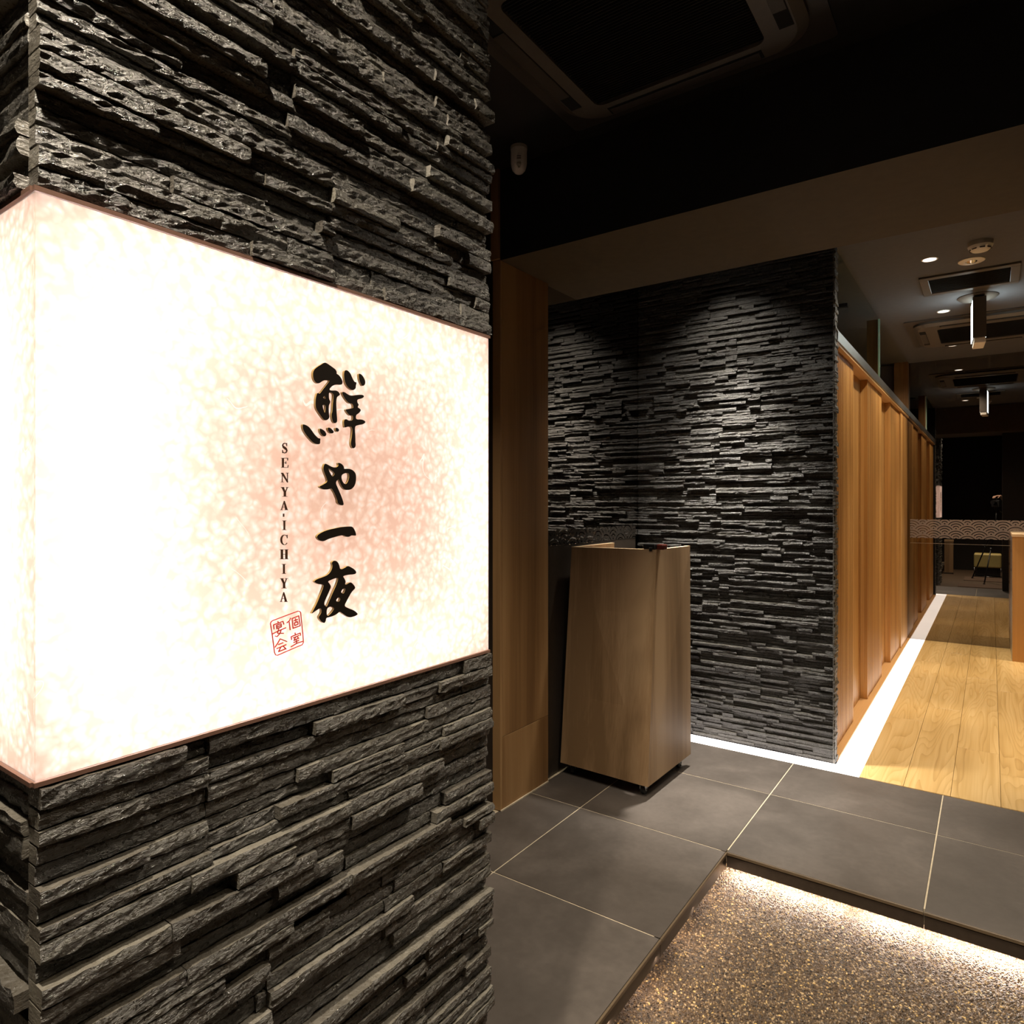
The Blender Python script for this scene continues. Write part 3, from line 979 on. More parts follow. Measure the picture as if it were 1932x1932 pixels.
kanji(sg, K3, [
    [[(790, 270), (840, 225), (895, 225), (950, 270), (980, 350), (1000, 440), (1090, 415), (1180, 350), (1230, 365), (1340, 430), (1390, 490), (1385, 535), (1330, 560), (1200, 565), (1060, 600), (1100, 650), (1140, 740), (1110, 800), (1150, 805), (1240, 745), (1290, 765), (1360, 850), (1365, 900), (1300, 960), (1250, 1030), (1170, 1180), (1095, 1320), (1180, 1370), (1340, 1430), (1420, 1500), (1425, 1530), (1360, 1570), (1250, 1600), (1180, 1590), (1080, 1520), (985, 1455), (930, 1510), (850, 1560), (720, 1600), (660, 1610), (650, 1680), (625, 1730), (600, 1735), (550, 1710), (490, 1640), (475, 1580), (530, 1510), (545, 1440), (530, 1370), (450, 1410), (350, 1480), (300, 1515), (340, 1440), (420, 1290), (480, 1150), (540, 1000), (600, 840), (580, 800), (480, 800), (400, 760), (360, 725), (440, 670), (560, 630), (680, 580), (750, 520), (800, 430), (815, 340)],
     [(695, 730), (760, 700), (880, 650), (950, 640), (945, 700), (900, 830), (830, 980), (740, 1190), (680, 1330), (652, 1340), (600, 1270), (660, 1130), (740, 950), (780, 860), (750, 790)],
     [(1010, 990), (1060, 910), (1120, 890), (1120, 950), (1075, 1035)], [(885, 1200), (955, 1105), (1010, 1140), (970, 1230)],
     [(668, 1392), (760, 1330), (855, 1370), (830, 1430), (760, 1520), (675, 1585)]],
], 'black raised brush character, lowest of the column')


def thick(pts, w):
    """centre line with width(s) -> outline"""
    ws = w if isinstance(w, (list, tuple)) else [w] * len(pts)
    L, R = [], []
    for i, p in enumerate(pts):
        a = pts[max(i - 1, 0)]; b = pts[min(i + 1, len(pts) - 1)]
        dx, dy = b[0] - a[0], b[1] - a[1]; d = math.hypot(dx, dy) or 1e-9
        nx, ny = -dy / d * ws[i] / 2, dx / d * ws[i] / 2
        L.append((p[0] + nx, p[1] + ny)); R.append((p[0] - nx, p[1] - ny))
    return L + R[::-1]


def multi_shape(name, polys, depth, mat, parent, off=0.0005):
    """several filled polygons joined into one mark"""
    bm = bmesh.new()
    for i, p in enumerate(polys):
        o2 = off + i * 0.00002
        f = [bm.verts.new((XS + o2, y, z)) for y, z in p]
        b = [bm.verts.new((XS + o2 + depth, y, z)) for y, z in p]
        n = len(p)
        e = [bm.edges.new((b[k], b[(k + 1) % n])) for k in range(n)]
        bmesh.ops.triangle_fill(bm, edges=e, use_beauty=True)
        for k in range(n):
            bm.faces.new([f[k], f[(k + 1) % n], b[(k + 1) % n], b[k]])
    bmesh.ops.recalc_face_normals(bm, faces=bm.faces)
    return bm_obj(name, bm, mat, parent)


rect = lambda x0, y0, x1, y1: [(x0, y0), (x1, y0), (x1, y1), (x0, y1)]


def arc(cx, cy, rx, ry, a0, a1, n):
    return [(cx + rx * math.cos(math.radians(a0 + (a1 - a0) * k / n)), cy + ry * math.sin(math.radians(a0 + (a1 - a0) * k / n))) for k in range(n + 1)]


GL = {
    'I': [rect(0, 0, 1, .05), rect(0, .95, 1, 1), rect(.29, .05, .71, .95)],
    'E': [rect(.12, 0, .36, 1), rect(0, .95, .94, 1), rect(.87, .74, .94, .95), rect(.36, .48, .68, .53), rect(.62, .38, .68, .64), rect(0, 0, .96, .05), [(.90, .05), (.96, .05), (1, .27), (.95, .27)]],
    'N': [[(.0, 1), (.26, 1), (.90, .12), (.90, -.03), (.82, -.03)], rect(.14, .04, .20, .86), rect(.0, 0, .34, .045), rect(.82, .1, .88, .96), rect(.68, .955, 1, 1)],
    'Y': [[(.08, .97), (.36, .97), (.64, .44), (.40, .44)], [(.78, .97), (.87, .97), (.62, .44), (.54, .44)], rect(.38, .04, .64, .46), rect(.2, 0, .82, .045), rect(0, .955, .45, 1), rect(.65, .955, 1, 1)],
    'A': [[(.10, .03), (.18, .03), (.52, .93), (.50, 1), (.47, 1)], [(.47, 1), (.54, 1), (.93, .03), (.66, .03), (.44, .88)], rect(.24, .31, .70, .355), rect(0, 0, .29, .045), rect(.55, 0, 1, .045)],
    'H': [rect(.11, .03, .35, .97), rect(.65, .03, .89, .97), rect(.35, .48, .65, .53), rect(0, 0, .46, .045), rect(.54, 0, 1, .045), rect(0, .955, .46, 1), rect(.54, .955, 1, 1)],
    'C': [arc(.52, .5, .52, .52, 48, 318, 26) + arc(.58, .5, .36, .46, 322, 44, 26)[:], rect(.88, .66, .95, 1.0)],
    'S': [thick([(.86, .78), (.74, .95), (.5, .985), (.24, .93), (.12, .78), (.22, .63), (.48, .52), (.76, .40), (.88, .24), (.76, .08), (.5, .015), (.24, .05), (.10, .24)],
                [.05, .07, .08, .12, .2, .24, .25, .24, .2, .12, .08, .07, .05]), rect(.82, .68, .88, 1.0), rect(.06, 0, .12, .32)],
    '-': [rect(0, 0, 1, 1)],
}
for ch, x0, x1, y0, y1 in (('S', 531, 541.5, 836, 855), ('E', 529.5, 543, 864, 882.5), ('N', 529, 543.5, 892, 910), ('Y', 529, 543.5, 919, 937), ('A', 528, 542.5, 945, 962.5),
                           ('-', 533, 535.2, 969, 975), ('I', 532, 538.8, 982, 1000), ('C', 528, 542, 1009, 1028), ('H', 527.2, 543, 1036.5, 1055), ('I', 531, 538.2, 1064, 1082.5), ('Y', 527.5, 542, 1091, 1110), ('A', 527, 541.5, 1117, 1135.5)):
    polys = []
    for p in GL[ch]:
        polys.append([on_sign(x0 + u * (x1 - x0), y1 - v * (y1 - y0)) for u, v in p])
    multi_shape('letter', polys, 0.0012, M['letter_brown'], sg)

KS = (500, 1140, 90 / 1581)
def seal(lines, w):
    return [thick([on_sign(KS[0] + x * KS[2], KS[1] + y * KS[2]) for x, y in l], w * KS[2] / 1267 * 0.73) for l in lines]
border = [(165, 640), (190, 580), (240, 540), (520, 435), (800, 330), (1080, 228), (1140, 240), (1170, 280), (1185, 480), (1215, 760), (1240, 1000), (1258, 1260), (1220, 1340), (1000, 1430), (700, 1560), (400, 1690), (340, 1680), (300, 1600), (265, 1330), (230, 1050), (195, 830), (165, 640)]
so = multi_shape('seal_border', seal([border], 34), 0.0008, M['stamp_red'], sg)
so['label'] = 'thin red rounded seal frame'
for nm, ls in (('seal_character', [[(835, 450), (800, 540), (705, 620)], [(785, 580), (820, 855)], [(880, 470), (900, 640), (915, 810)], [(870, 475), (1105, 380)], [(1100, 370), (1125, 540), (1155, 715)], [(915, 795), (1155, 710)], [(935, 548), (1070, 500)], [(990, 465), (1012, 600)], [(955, 615), (1070, 575)], [(1065, 570), (1083, 665)], [(970, 705), (1085, 655)], [(950, 605), (972, 712)]]),
               ('seal_character', [[(980, 940), (992, 1010)], [(850, 1070), (870, 1180)], [(845, 1078), (1155, 950)], [(1150, 945), (1165, 1040)], [(910, 1120), (1120, 1025)], [(1000, 1080), (940, 1200)], [(935, 1205), (1100, 1115)], [(1055, 1075), (1108, 1135)], [(925, 1270), (1108, 1190)], [(1005, 1150), (1032, 1290)], [(840, 1410), (1040, 1290), (1240, 1225)]]),
               ('seal_character', [[(413, 560), (427, 625)], [(268, 680), (285, 830)], [(260, 685), (580, 565)], [(578, 560), (610, 670)], [(362, 690), (380, 820)], [(362, 695), (520, 640)], [(518, 635), (527, 755)], [(375, 805), (527, 750)], [(372, 750), (522, 700)], [(440, 800), (395, 960)], [(390, 962), (605, 960)], [(225, 985), (420, 885), (680, 775)], [(520, 840), (480, 960), (380, 1070), (315, 1050)]]),
               ('seal_character', [[(490, 1140), (400, 1300), (310, 1430)], [(485, 1145), (715, 1235)], [(425, 1335), (590, 1270)], [(370, 1470), (690, 1335)], [(510, 1420), (430, 1570)], [(425, 1572), (650, 1480)], [(590, 1390), (690, 1490)]])):
    multi_shape(nm, seal(ls, 38), 0.0008, M['stamp_red'], sg)

# ================================================================ SIDE MIRROR AND CORRIDOR MIRROR
mr = empty('wall_mirror', (X_SIDE - 0.01, 3.15, 0), 'smoked wall mirror behind the reception stand reflecting the stone wall', 'mirror')
box('lower_panel', (X_SIDE - 0.012, 2.65, 0.0), (X_SIDE, Y_STONE - 0.03, 1.092), M['brown_metal'], mr)
box('pane', (X_SIDE - 0.012, 2.65, 1.0925), (X_SIDE, Y_STONE + 0.02, Z_CEIL), M['smoked_mirror_entry'], mr)
box('wave_band', (X_SIDE + 0.0006, 2.65, 1.0925), (X_SIDE + 0.0014, Y_STONE - 0.03, 1.168), M['wave_film_y'], mr)
mr2 = empty('wall_mirror', (0.5, Y_MIR + 0.01, 0), 'large smoked mirror with a wave-patterned band closing off the corridor', 'mirror')
box('lower_pane', (X_PART - 0.08, Y_MIR, -0.03), (2.0, Y_MIR + 0.012, 0.914), M['smoked_mirror'], mr2)
box('upper_pane', (X_PART - 0.08, Y_MIR, 0.917), (2.0, Y_MIR + 0.012, Z_COR), M['smoked_mirror'], mr2)
box('seam', (X_PART, Y_MIR - 0.0012, 0.9138), (2.0, Y_MIR + 0.010, 0.9172), M['alu'], mr2)
box('wave_band', (X_PART, Y_MIR - 0.0016, 0.965), (2.0, Y_MIR - 0.0008, 1.140), M['wave_film_x'], mr2)

# ================================================================ SLATTED SLIDING DOORS
pf = empty('partition_frame', (-0.68, 5.5, 0), 'pale wooden rail, sill and posts framing the corridor doors', 'partition')
Y_A = Y_STONE + 0.085
Z_R0, Z_R1 = 2.108, 2.174
box('top_rail', (-0.73, Y_A, Z_R0), (-0.640, Y_MIR - 0.001, Z_R1), M['slat_wood_y'], pf, 0.001)
box('rail_cap', (-0.640, Y_A, Z_R0 + 0.014), (-0.634, Y_MIR - 0.001, Z_R1 + 0.003), M['alu'], pf, 0.0005)
box('sill', (-0.76, Y_A, -0.02), (-0.630, Y_MIR - 0.001, 0.006), M['slat_wood_y'], pf, 0.001)
for y0, y1 in ((4.42, 4.95), (5.68, 6.19)):
    box('fixed_board', (-0.725, y0 - 0.02, 0.006), (-0.705, y1 + 0.02, Z_R0), M['slat_wood'], pf)
box('end_post', (-0.725, 6.86, 0.006), (-0.652, Y_MIR - 0.001, Z_R0), M['slat_wood'], pf)
box('upper_post', (-0.755, 7.34, Z_R1), (-0.640, Y_MIR - 0.002, Z_COR), M['panel_wood'], pf, 0.001)
box('upper_post', (-0.716, 5.325, Z_R1), (-0.646, 5.40, 2.585), M['panel_wood'], pf, 0.001)
box('glass_pane', (-0.648, Y_A, Z_R1), (-0.640, 5.318, 2.585), M['glass'], pf)
box('glass_edge', (-0.6455, 5.3182, Z_R1), (-0.634, 5.3242, 2.585), M['glass_edge'], pf)
lab = ['slatted wooden sliding door next to the stone wall', 'slatted wooden sliding door in the middle of the corridor wall', 'slatted wooden sliding door next to the corridor mirror']
for k, (y0, y1) in enumerate(((Y_A + 0.005, 4.42), (4.95, 5.68), (6.19, 6.84))):
    d = empty('slatted_door', (-0.685, (y0 + y1) / 2, 0.006), lab[k], 'door', 'slatted doors along the corridor')
    box('door_leaf', (-0.704, y0 + 0.002, 0.0065), (-0.682, y1 - 0.002, Z_R0 - 0.001), M['slat_wood'], d)
    box('stile', (-0.682, y0 + 0.002, 0.0065), (-0.662, y0 + 0.026, Z_R0 - 0.001), M['slat_wood'], d, 0.0008)
    n = int((y1 - y0 - 0.03) / 0.029)
    pitch = (y1 - y0 - 0.03) / n
    first = None
    for i in range(n):
        ys = y0 + 0.030 + i * pitch
        if first is None:
            first = box('slat', (-0.682, ys, 0.0065), (-0.664, ys + 0.017, Z_R0 - 0.001), M['slat_wood'], d, 0.001)
        else:
            c = first.copy(); C.objects.link(c); c.location = first.location + Vector((0, i * pitch, 0))
            WL[c.name] = WL[first.name] + Vector((0, i * pitch, 0))

# ================================================================ RECEPTION STAND
pd = empty('reception_stand', (-1.44, 2.97, 0), 'tapered wood-veneer reception stand on casters in front of the stone wall', 'stand')
zb, zt = 0.058, 1.085
B = [(-1.675, 2.745), (-1.218, 2.727), (-1.207, 3.212), (-1.664, 3.230)]
T = [(-1.652, 2.812), (-1.236, 2.860), (-1.212, 3.216), (-1.650, 3.222)]
th = 0.020


def lerp2(a, b, t): return (a[0] + (b[0] - a[0]) * t, a[1] + (b[1] - a[1]) * t)


def slab(name, ib, it, ob, ot, z0, z1, mat, par):
    """ib,it: two inner bottom / top points, ob,ot the outer ones"""
    hexa(name, [(*ob[0], z0), (*ob[1], z0), (*ib[1], z0), (*ib[0], z0), (*ot[0], z1), (*ot[1], z1), (*it[1], z1), (*it[0], z1)], mat, par, 0.0006)


def inset(a, b, c, t):
    """point near a, moved t towards c"""
    d = math.hypot(c[0] - a[0], c[1] - a[1]); return lerp2(a, c, t / d)


slab('front_panel', [inset(B[0], None, B[3], th), inset(B[1], None, B[2], th)], [inset(T[0], None, T[3], th), inset(T[1], None, T[2], th)], [B[0], B[1]], [T[0], T[1]], zb, zt, M['laminate'], pd)
e = 0.0006
F_B0, F_B1 = inset(B[0], None, B[3], th + e), inset(B[1], None, B[2], th + e)
F_T0, F_T1 = inset(T[0], None, T[3], th + e), inset(T[1], None, T[2], th + e)
slab('side_panel', [inset(F_B1, None, F_B0, th), inset(B[2], None, B[3], th)], [inset(F_T1, None, F_T0, th), inset(T[2], None, T[3], th)], [F_B1, B[2]], [F_T1, T[2]], zb, zt, M['laminate'], pd)
slab('side_panel', [inset(F_B0, None, F_B1, th), inset(B[3], None, B[2], th)], [inset(F_T0, None, F_T1, th), inset(T[3], None, T[2], th)], [F_B0, B[3]], [F_T0, T[3]], zb, zt, M['laminate'], pd)
box('shelf', (-1.628, 2.90, 0.97), (-1.262, 3.195, 0.99), M['laminate'], pd)
box('bottom_board', (-1.650, 2.775, zb + 0.001), (-1.242, 3.20, zb + 0.018), M['laminate'], pd)
# pale edge banding on the top rims
zz = zt + 0.0008
def rim(a, b, c, d):
    hexa('edge_band', [(*a, zt), (*b, zt), (*c, zt), (*d, zt), (*a, zz), (*b, zz), (*c, zz), (*d, zz)], M['pale_wood'], pd)
rim(T[0], T[1], F_T1, F_T0)
rim(F_T1, T[2], inset(T[2], None, T[3], th), inset(F_T1, None, F_T0, th))
rim(F_T0, inset(F_T0, None, F_T1, th), inset(T[3], None, T[2], th), T[3])
for cx, cy in ((-1.262, 2.772), (-1.252, 3.150), (-1.63, 2.79), (-1.62, 3.18)):
    ca = lathe('caster', [(0.012, 0.054), (0.012, 0.0575)], (cx, cy, 0), M['chrome'], pd, 12)
    # wheel: a short cylinder lying along x
    bm = bmesh.new()
    bmesh.ops.create_cone(bm, cap_ends=True, segments=24, radius1=0.022, radius2=0.022, depth=0.018, matrix=Matrix.Translation((cx, cy + 0.012, 0.0225)) @ Matrix.Rotation(PI / 2, 4, 'Y'))
    bm_obj('wheel', bm, M['rubber'], ca)
    for sx in (-1, 1):
        bm = bmesh.new()
        x = cx + sx * 0.0125
        pts = [(0.009, 0.0555), (0.018, 0.028), (0.0155, 0.018), (0.009, 0.015), (-0.001, 0.020), (-0.009, 0.0555)]
        a = [bm.verts.new((x - 0.001, cy + p, z)) for p, z in pts]; b = [bm.verts.new((x + 0.001, cy + p, z)) for p, z in pts]
        bm.faces.new(a); bm.faces.new(b[::-1])
        for k in range(len(pts)): bm.faces.new([a[k], b[k], b[(k + 1) % len(pts)], a[(k + 1) % len(pts)]])
        bmesh.ops.recalc_face_normals(bm, faces=bm.faces)
        bm_obj('fork', bm, M['chrome'], ca)
    bm = bmesh.new()
    bmesh.ops.create_cone(bm, cap_ends=True, segments=12, radius1=0.004, radius2=0.004, depth=0.030, matrix=Matrix.Translation((cx, cy + 0.012, 0.0225)) @ Matrix.Rotation(PI / 2, 4, 'Y'))
    bm_obj('axle', bm, M['black_metal'], ca)
# small folded case lying on the front rim
kc = empty('glasses_case', (-1.27, 2.865, zt + 0.001), 'dark red and black case lying on the rim of the reception stand', 'case')
box('lid', (-1.300, 2.852, zt + 0.001), (-1.236, 2.905, zt + 0.027), M['black_metal'], kc, 0.006, 3)
box('body', (-1.2355, 2.858, zt + 0.001), (-1.200, 2.902, zt + 0.025), M['red_case'], kc, 0.006, 3)
box('clasp', (-1.266, 2.846, zt - 0.006), (-1.252, 2.8515, zt + 0.010), M['black_metal'], kc, 0.001)

# ================================================================ CORRIDOR CABINET
cb = empty('counter_cabinet', (0.55, 7.1, 0), 'orange-brown wooden counter standing against the corridor mirror', 'counter')
box('body', (0.142, 6.852, 0.0), (1.0, Y_MIR - 0.01, 1.018), M['cabinet_wood'], cb, 0.001)
box('counter_top', (0.138, 6.845, 1.0185), (1.0, Y_MIR - 0.006, 1.042), M['pale_wood'], cb, 0.001)
box('edge_trim', (0.1385, 6.86, 0.0), (0.1415, Y_MIR - 0.01, 1.018), M['alu'], cb)
for z in (0.55, 0.72, 0.88):
    box('hinge', (0.136, 7.05, z), (0.1384, 7.12, z + 0.02), M['chrome'], cb)


# ================================================================ CEILING FITTINGS
def cassette(x0, x1, y0, y1, z, gx0, gx1, gy0, gy1, label, slat_pitch=0.0115):
    r = empty('air_conditioner', ((x0 + x1) / 2, (y0 + y1) / 2, z), label, 'air conditioner')
    q = rounded_rect
    zz = lambda pts, h: [(x, y, z - h) for x, y in pts]
    loops_obj('flange', [zz(q(x0, x1, y0, y1, 0.02), 0.0), zz(q(x0, x1, y0, y1, 0.02), 0.006)], M['ac_dark'], r)
    d = 0.05
    # body ring with a rounded rim and an open middle
    R0 = 0.12
    o1 = q(x0 + d, x1 - d, y0 + d, y1 - d, R0); o2 = q(x0 + d + 0.03, x1 - d - 0.03, y0 + d + 0.03, y1 - d - 0.03, R0 - 0.025)
    i1 = q(gx0, gx1, gy0, gy1, 0.03)
    loops_obj('face_panel', [zz(o1, 0.0062), zz(o1, 0.022), zz(o2, 0.040), zz(i1, 0.042), zz(i1, 0.018)], M['ac_grey'], r, True, True)
    # air louvres on four sides, each a slim curved flap
    mx, my = (x0 + x1) / 2, (y0 + y1) / 2
    hx, hy = (gx1 - gx0) / 2 * 0.92, (gy1 - gy0) / 2 * 0.92
    for (ax, ay, hx2, hy2) in ((mx, y1 - d - 0.055, hx, 0.020), (mx, y0 + d + 0.055, hx, 0.020), (x0 + d + 0.055, my, 0.020, hy), (x1 - d - 0.055, my, 0.020, hy)):
        box('air_slot', (ax - hx2, ay - hy2, z - 0.0425), (ax + hx2, ay + hy2, z - 0.0405), M['ac_black'], r)
        box('louvre', (ax - hx2 * 0.97, ay - hy2 * 0.7, z - 0.0465), (ax + hx2 * 0.97, ay + hy2 * 0.7, z - 0.0430), M['ac_dark'], r, 0.001)
    box('filter', (gx0 + 0.002, gy0 + 0.002, z - 0.022), (gx1 - 0.002, gy1 - 0.002, z - 0.019), M['ac_black'], r)
    n = int((gy1 - gy0) / slat_pitch)
    first = None
    for k in range(1, n):
        if first is None:
            first = box('grille_bar', (gx0 + 0.003, gy0 + k * slat_pitch, z - 0.040), (gx1 - 0.003, gy0 + k * slat_pitch + 0.003, z - 0.028), M['ac_black'], r)
        else:
            c = first.copy(); C.objects.link(c); c.location = first.location + Vector((0, (k - 1) * slat_pitch, 0)); WL[c.name] = WL[first.name]
    return r


cassette(-1.27, -0.37, 1.30, 2.20, Z_CEIL, -1.10, -0.54, 1.47, 2.05, 'large dark ceiling air conditioner above the entry floor')
cassette(-0.53, 0.42, 5.72, 6.67, Z_COR - 0.0005, -0.33, 0.22, 5.92, 6.47, 'dark ceiling air conditioner above the corridor between two round downlights', 0.02)

# PIR sensor / camera by the sign pillar
sn = empty('ceiling_sensor', (-1.515, 2.17, Z_CEIL), 'small white capsule-shaped sensor hanging from the black ceiling', 'sensor')
lathe('housing', [(0.031, 0.0), (0.032, -0.010), (0.032, -0.062), (0.030, -0.078), (0.025, -0.092), (0.016, -0.102), (0.004, -0.106)], (-1.515, 2.17, Z_CEIL), M['white_plastic'], sn, 28)
lathe('base_ring', [(0.0335, 0.0), (0.0335, -0.012)], (-1.515, 2.17, Z_CEIL), M['grey_plastic'], sn, 28)
dcam = Vector((0.58, -0.82, 0)).normalized(); rt = Vector((0.82, 0.58, 0))
def front(px, pz, out):
    return Vector((-1.515, 2.17, Z_CEIL)) + dcam * out + rt * px + Vector((0, 0, pz))
bm = bmesh.new()
lp = [bm.verts.new(front(0.016 * math.cos(a), -0.066 + 0.027 * math.sin(a), 0.0325 - 0.006 * abs(math.cos(a)) - (0.006 if math.sin(a) < -0.5 else 0))) for a in [2 * PI * k / 20 for k in range(20)]]
lb = [bm.verts.new(v.co - dcam * 0.012) for v in lp]
bm.faces.new(lp)
for k in range(20): bm.faces.new([lp[k], lp[(k + 1) % 20], lb[(k + 1) % 20], lb[k]])
bmesh.ops.recalc_face_normals(bm, faces=bm.faces)
bm_obj('window', bm, M['grey_plastic'], sn)
for dz in (-0.052, -0.060):
    c = front(0, dz, 0.0345)
    tube('slot', [c - rt * 0.008, c + rt * 0.008], 0.0014, M['ac_dark'], sn, 6)
c = front(0, -0.080, 0.031)
lathe('lens', [(0.009, 0.004), (0.009, -0.004), (0.005, -0.008)], c, M['grey_plastic'], sn, 16)


def downlight(x, y, z, label, r=0.040, lit=True):
    t = empty('downlight', (x, y, z), label, 'downlight', 'round recessed downlights')
    lathe('trim_ring', [(r, 0.0), (r, -0.003), (r * 0.86, -0.0045), (r * 0.80, -0.002), (r * 0.78, 0.0)], (x, y, z), M['white_plastic'], t, 28)
    lathe('lens', [(r * 0.78, -0.0008), (r * 0.5, -0.0030), (r * 0.05, -0.0034)], (x, y, z), M['lamp_lens'], t, 24)
    return t


corr = ((-0.274, 4.315, 'recessed corridor downlight beside the smoke detector'), (-0.270, 5.542, 'recessed corridor downlight between the air vent and the air conditioner'), (-0.266, 6.78, 'recessed corridor downlight between the air conditioner and the mirror'))
for x, y, lb in corr:
    downlight(x, y, Z_COR, lb)
    spot((x, y, Z_COR - 0.012), 60, CORR, 150, 1.0)
    spot((x, y, Z_COR - 0.012), 150, CORR, 42, 0.8)
for x, y, lb in ((0.75, 4.315, 'recessed corridor downlight by the right-hand wall next to the smoke detector'), (0.75, 6.78, 'recessed corridor downlight by the right-hand wall above the counter')):
    downlight(x, y, Z_COR, lb)
    spot((x, y, Z_COR - 0.012), 46, CORR, 140, 1.0)
    spot((x, y, Z_COR - 0.012), 150, CORR, 42, 0.8)
downlight(-1.15, 3.38, Z_CEIL, 'recessed downlight in the niche washing the stone wall')
spot((-1.15, 3.38, Z_CEIL - 0.012), 620, NEUT, 52, 1.0, None, 0.05)
spot((-1.15, 3.38, Z_CEIL - 0.012), 75, NEUT, 100, 1.0, None, 0.05)
# entry lamps: one washing the pillar, others added out of view as fill
ent = ((-0.46, 0.04, 'recessed entry downlight right above the lit sign', 280, 120, (-0.58, 0.35, 0.6), ENTRY),
       (-1.25, 1.13, 'added fill downlight behind the sign pillar', 85, 104, None, ENTRY),
       (-0.05, 1.55, 'added fill downlight above the pebble floor', 175, 104, None, ENTRY),
       (0.55, 0.75, 'added fill downlight near the right-hand wall', 50, 110, None, WARM),
       (-0.15, -1.10, 'added fill downlight above the olive stool', 360, 84, None, WARM))
for x, y, lb, en, an, tg, colr in ent:
    downlight(x, y, Z_CEIL, lb)
    spot((x, y, Z_CEIL - 0.012), en, colr, an, 0.7, tg)
# a lamp in the private room behind the doors
downlight(-1.9, 5.9, Z_COR, 'recessed downlight in the private room behind the slatted doors')
spot((-1.9, 5.9, Z_COR - 0.012), 50, NEUT, 120, 0.6)

# smoke detector
sx, sy = -0.045, 4.185
sd = empty('smoke_detector', (sx, sy, Z_COR), 'round white smoke detector on the corridor ceiling', 'smoke detector')
lathe('base', [(0.056, 0.0), (0.056, -0.020)], (sx, sy, Z_COR), M['grey_plastic'], sd, 32)
lathe('dome', [(0.054, -0.0205), (0.053, -0.026), (0.045, -0.036), (0.036, -0.044), (0.020, -0.049), (0.004, -0.050)], (sx, sy, Z_COR), M['white_plastic'], sd, 32)
for k in range(8):
    a = 2 * PI * k / 8 + 0.2
    c = Vector((sx, sy, Z_COR - 0.038)) + Vector((math.cos(a), math.sin(a), 0)) * 0.0455
    tg_ = Vector((-math.sin(a), math.cos(a), 0))
    tube('vent_slot', [c - tg_ * 0.011, c + tg_ * 0.011], 0.003, M['ac_dark'], sd, 6)
# emergency lamp
ex, ey = -0.088, 4.475
em = empty('emergency_light', (ex, ey, Z_COR), 'flat round emergency lamp with a clear centre on the corridor ceiling', 'emergency light')
lathe('disc', [(0.063, 0.0), (0.063, -0.003), (0.058, -0.006), (0.030, -0.007), (0.028, -0.004)], (ex, ey, Z_COR), M['white_plastic'], em, 36)
lathe('reflector', [(0.028, -0.0041), (0.022, -0.010), (0.006, -0.015), (0.002, -0.0155)], (ex, ey, Z_COR), M['chrome'], em, 24)
tube('pull_cord', [(ex + 0.005, ey - 0.04, Z_COR - 0.005), (ex + 0.005, ey - 0.04, Z_COR - 0.022)], 0.002, M['white_plastic'], em, 6)
# return-air vent
vt = empty('air_vent', (-0.107, 4.84, Z_COR), 'rectangular air vent with a grey frame on the corridor ceiling', 'vent')
vx0, vx1, vy0, vy1 = -0.35, 0.136, 4.64, 5.045
fw = 0.045
box('frame', (vx0, vy0, Z_COR - 0.012), (vx1, vy0 + fw, Z_COR), M['ac_grey'], vt, 0.002)
box('frame', (vx0, vy1 - fw, Z_COR - 0.012), (vx1, vy1, Z_COR), M['ac_grey'], vt, 0.002)
box('frame', (vx0, vy0 + fw, Z_COR - 0.012), (vx0 + fw, vy1 - fw, Z_COR), M['ac_grey'], vt, 0.002)
box('frame', (vx1 - fw, vy0 + fw, Z_COR - 0.012), (vx1, vy1 - fw, Z_COR), M['ac_grey'], vt, 0.002)
box('filter', (vx0 + fw, vy0 + fw, Z_COR - 0.004), (vx1 - fw, vy1 - fw, Z_COR - 0.001), M['ac_black'], vt)
for k in range(14):
    y = vy0 + fw + 0.012 + k * 0.0215
    box('grille_bar', (vx0 + fw, y, Z_COR - 0.009), (vx1 - fw, y + 0.005, Z_COR - 0.0045), M['ac_black'], vt)
# hanging exit light
hx, hy = -0.07, 5.28
xl = empty('exit_light', (hx, hy, Z_COR), 'slim hanging guide light with a glowing edge below a round ceiling plate', 'exit light')
lathe('ceiling_plate', [(0.112, 0.0), (0.112, -0.004), (0.100, -0.014), (0.050, -0.026), (0.02, -0.028)], (hx, hy, Z_COR), M['ac_grey'], xl, 40)
rz = Matrix.Translation((hx, hy, 0)) @ Matrix.Rotation(math.radians(4.0), 4, 'Z')
def rbox(name, lo, hi, mat, par, bev=0.0):
    bm = bmesh.new(); bm_box(bm, lo, hi, bev); bmesh.ops.transform(bm, matrix=rz, verts=bm.verts)
    return bm_obj(name, bm, mat, par)
rbox('body', (-0.030, -0.102, Z_COR - 0.285), (0.036, 0.102, Z_COR - 0.026), M['ac_grey'], xl, 0.003)
rbox('end_cap', (-0.024, -0.102, Z_COR - 0.318), (0.036, 0.102, Z_COR - 0.2855), M['white_plastic'], xl, 0.003)
for ya in (-0.106, 0.0985):
    rbox('end_frame', (-0.033, ya, Z_COR - 0.285), (0.039, ya + 0.0075, Z_COR - 0.026), M['ac_grey'], xl, 0.001)
rbox('light_panel', (-0.0315, -0.098, Z_COR - 0.283), (-0.0301, 0.098, Z_COR - 0.035), M['exit_face'], xl)
rbox('light_panel', (0.0361, -0.098, Z_COR - 0.283), (0.0375, 0.098, Z_COR - 0.035), M['exit_face'], xl)
# dark ceiling track over the private room
box_t = box('ceiling_track', (-1.15, 4.94, Z_COR - 0.02), (-0.78, 4.98, Z_COR), M['black_metal'])
tag(box_t, 'short black track on the ceiling above the slatted doors', 'track')

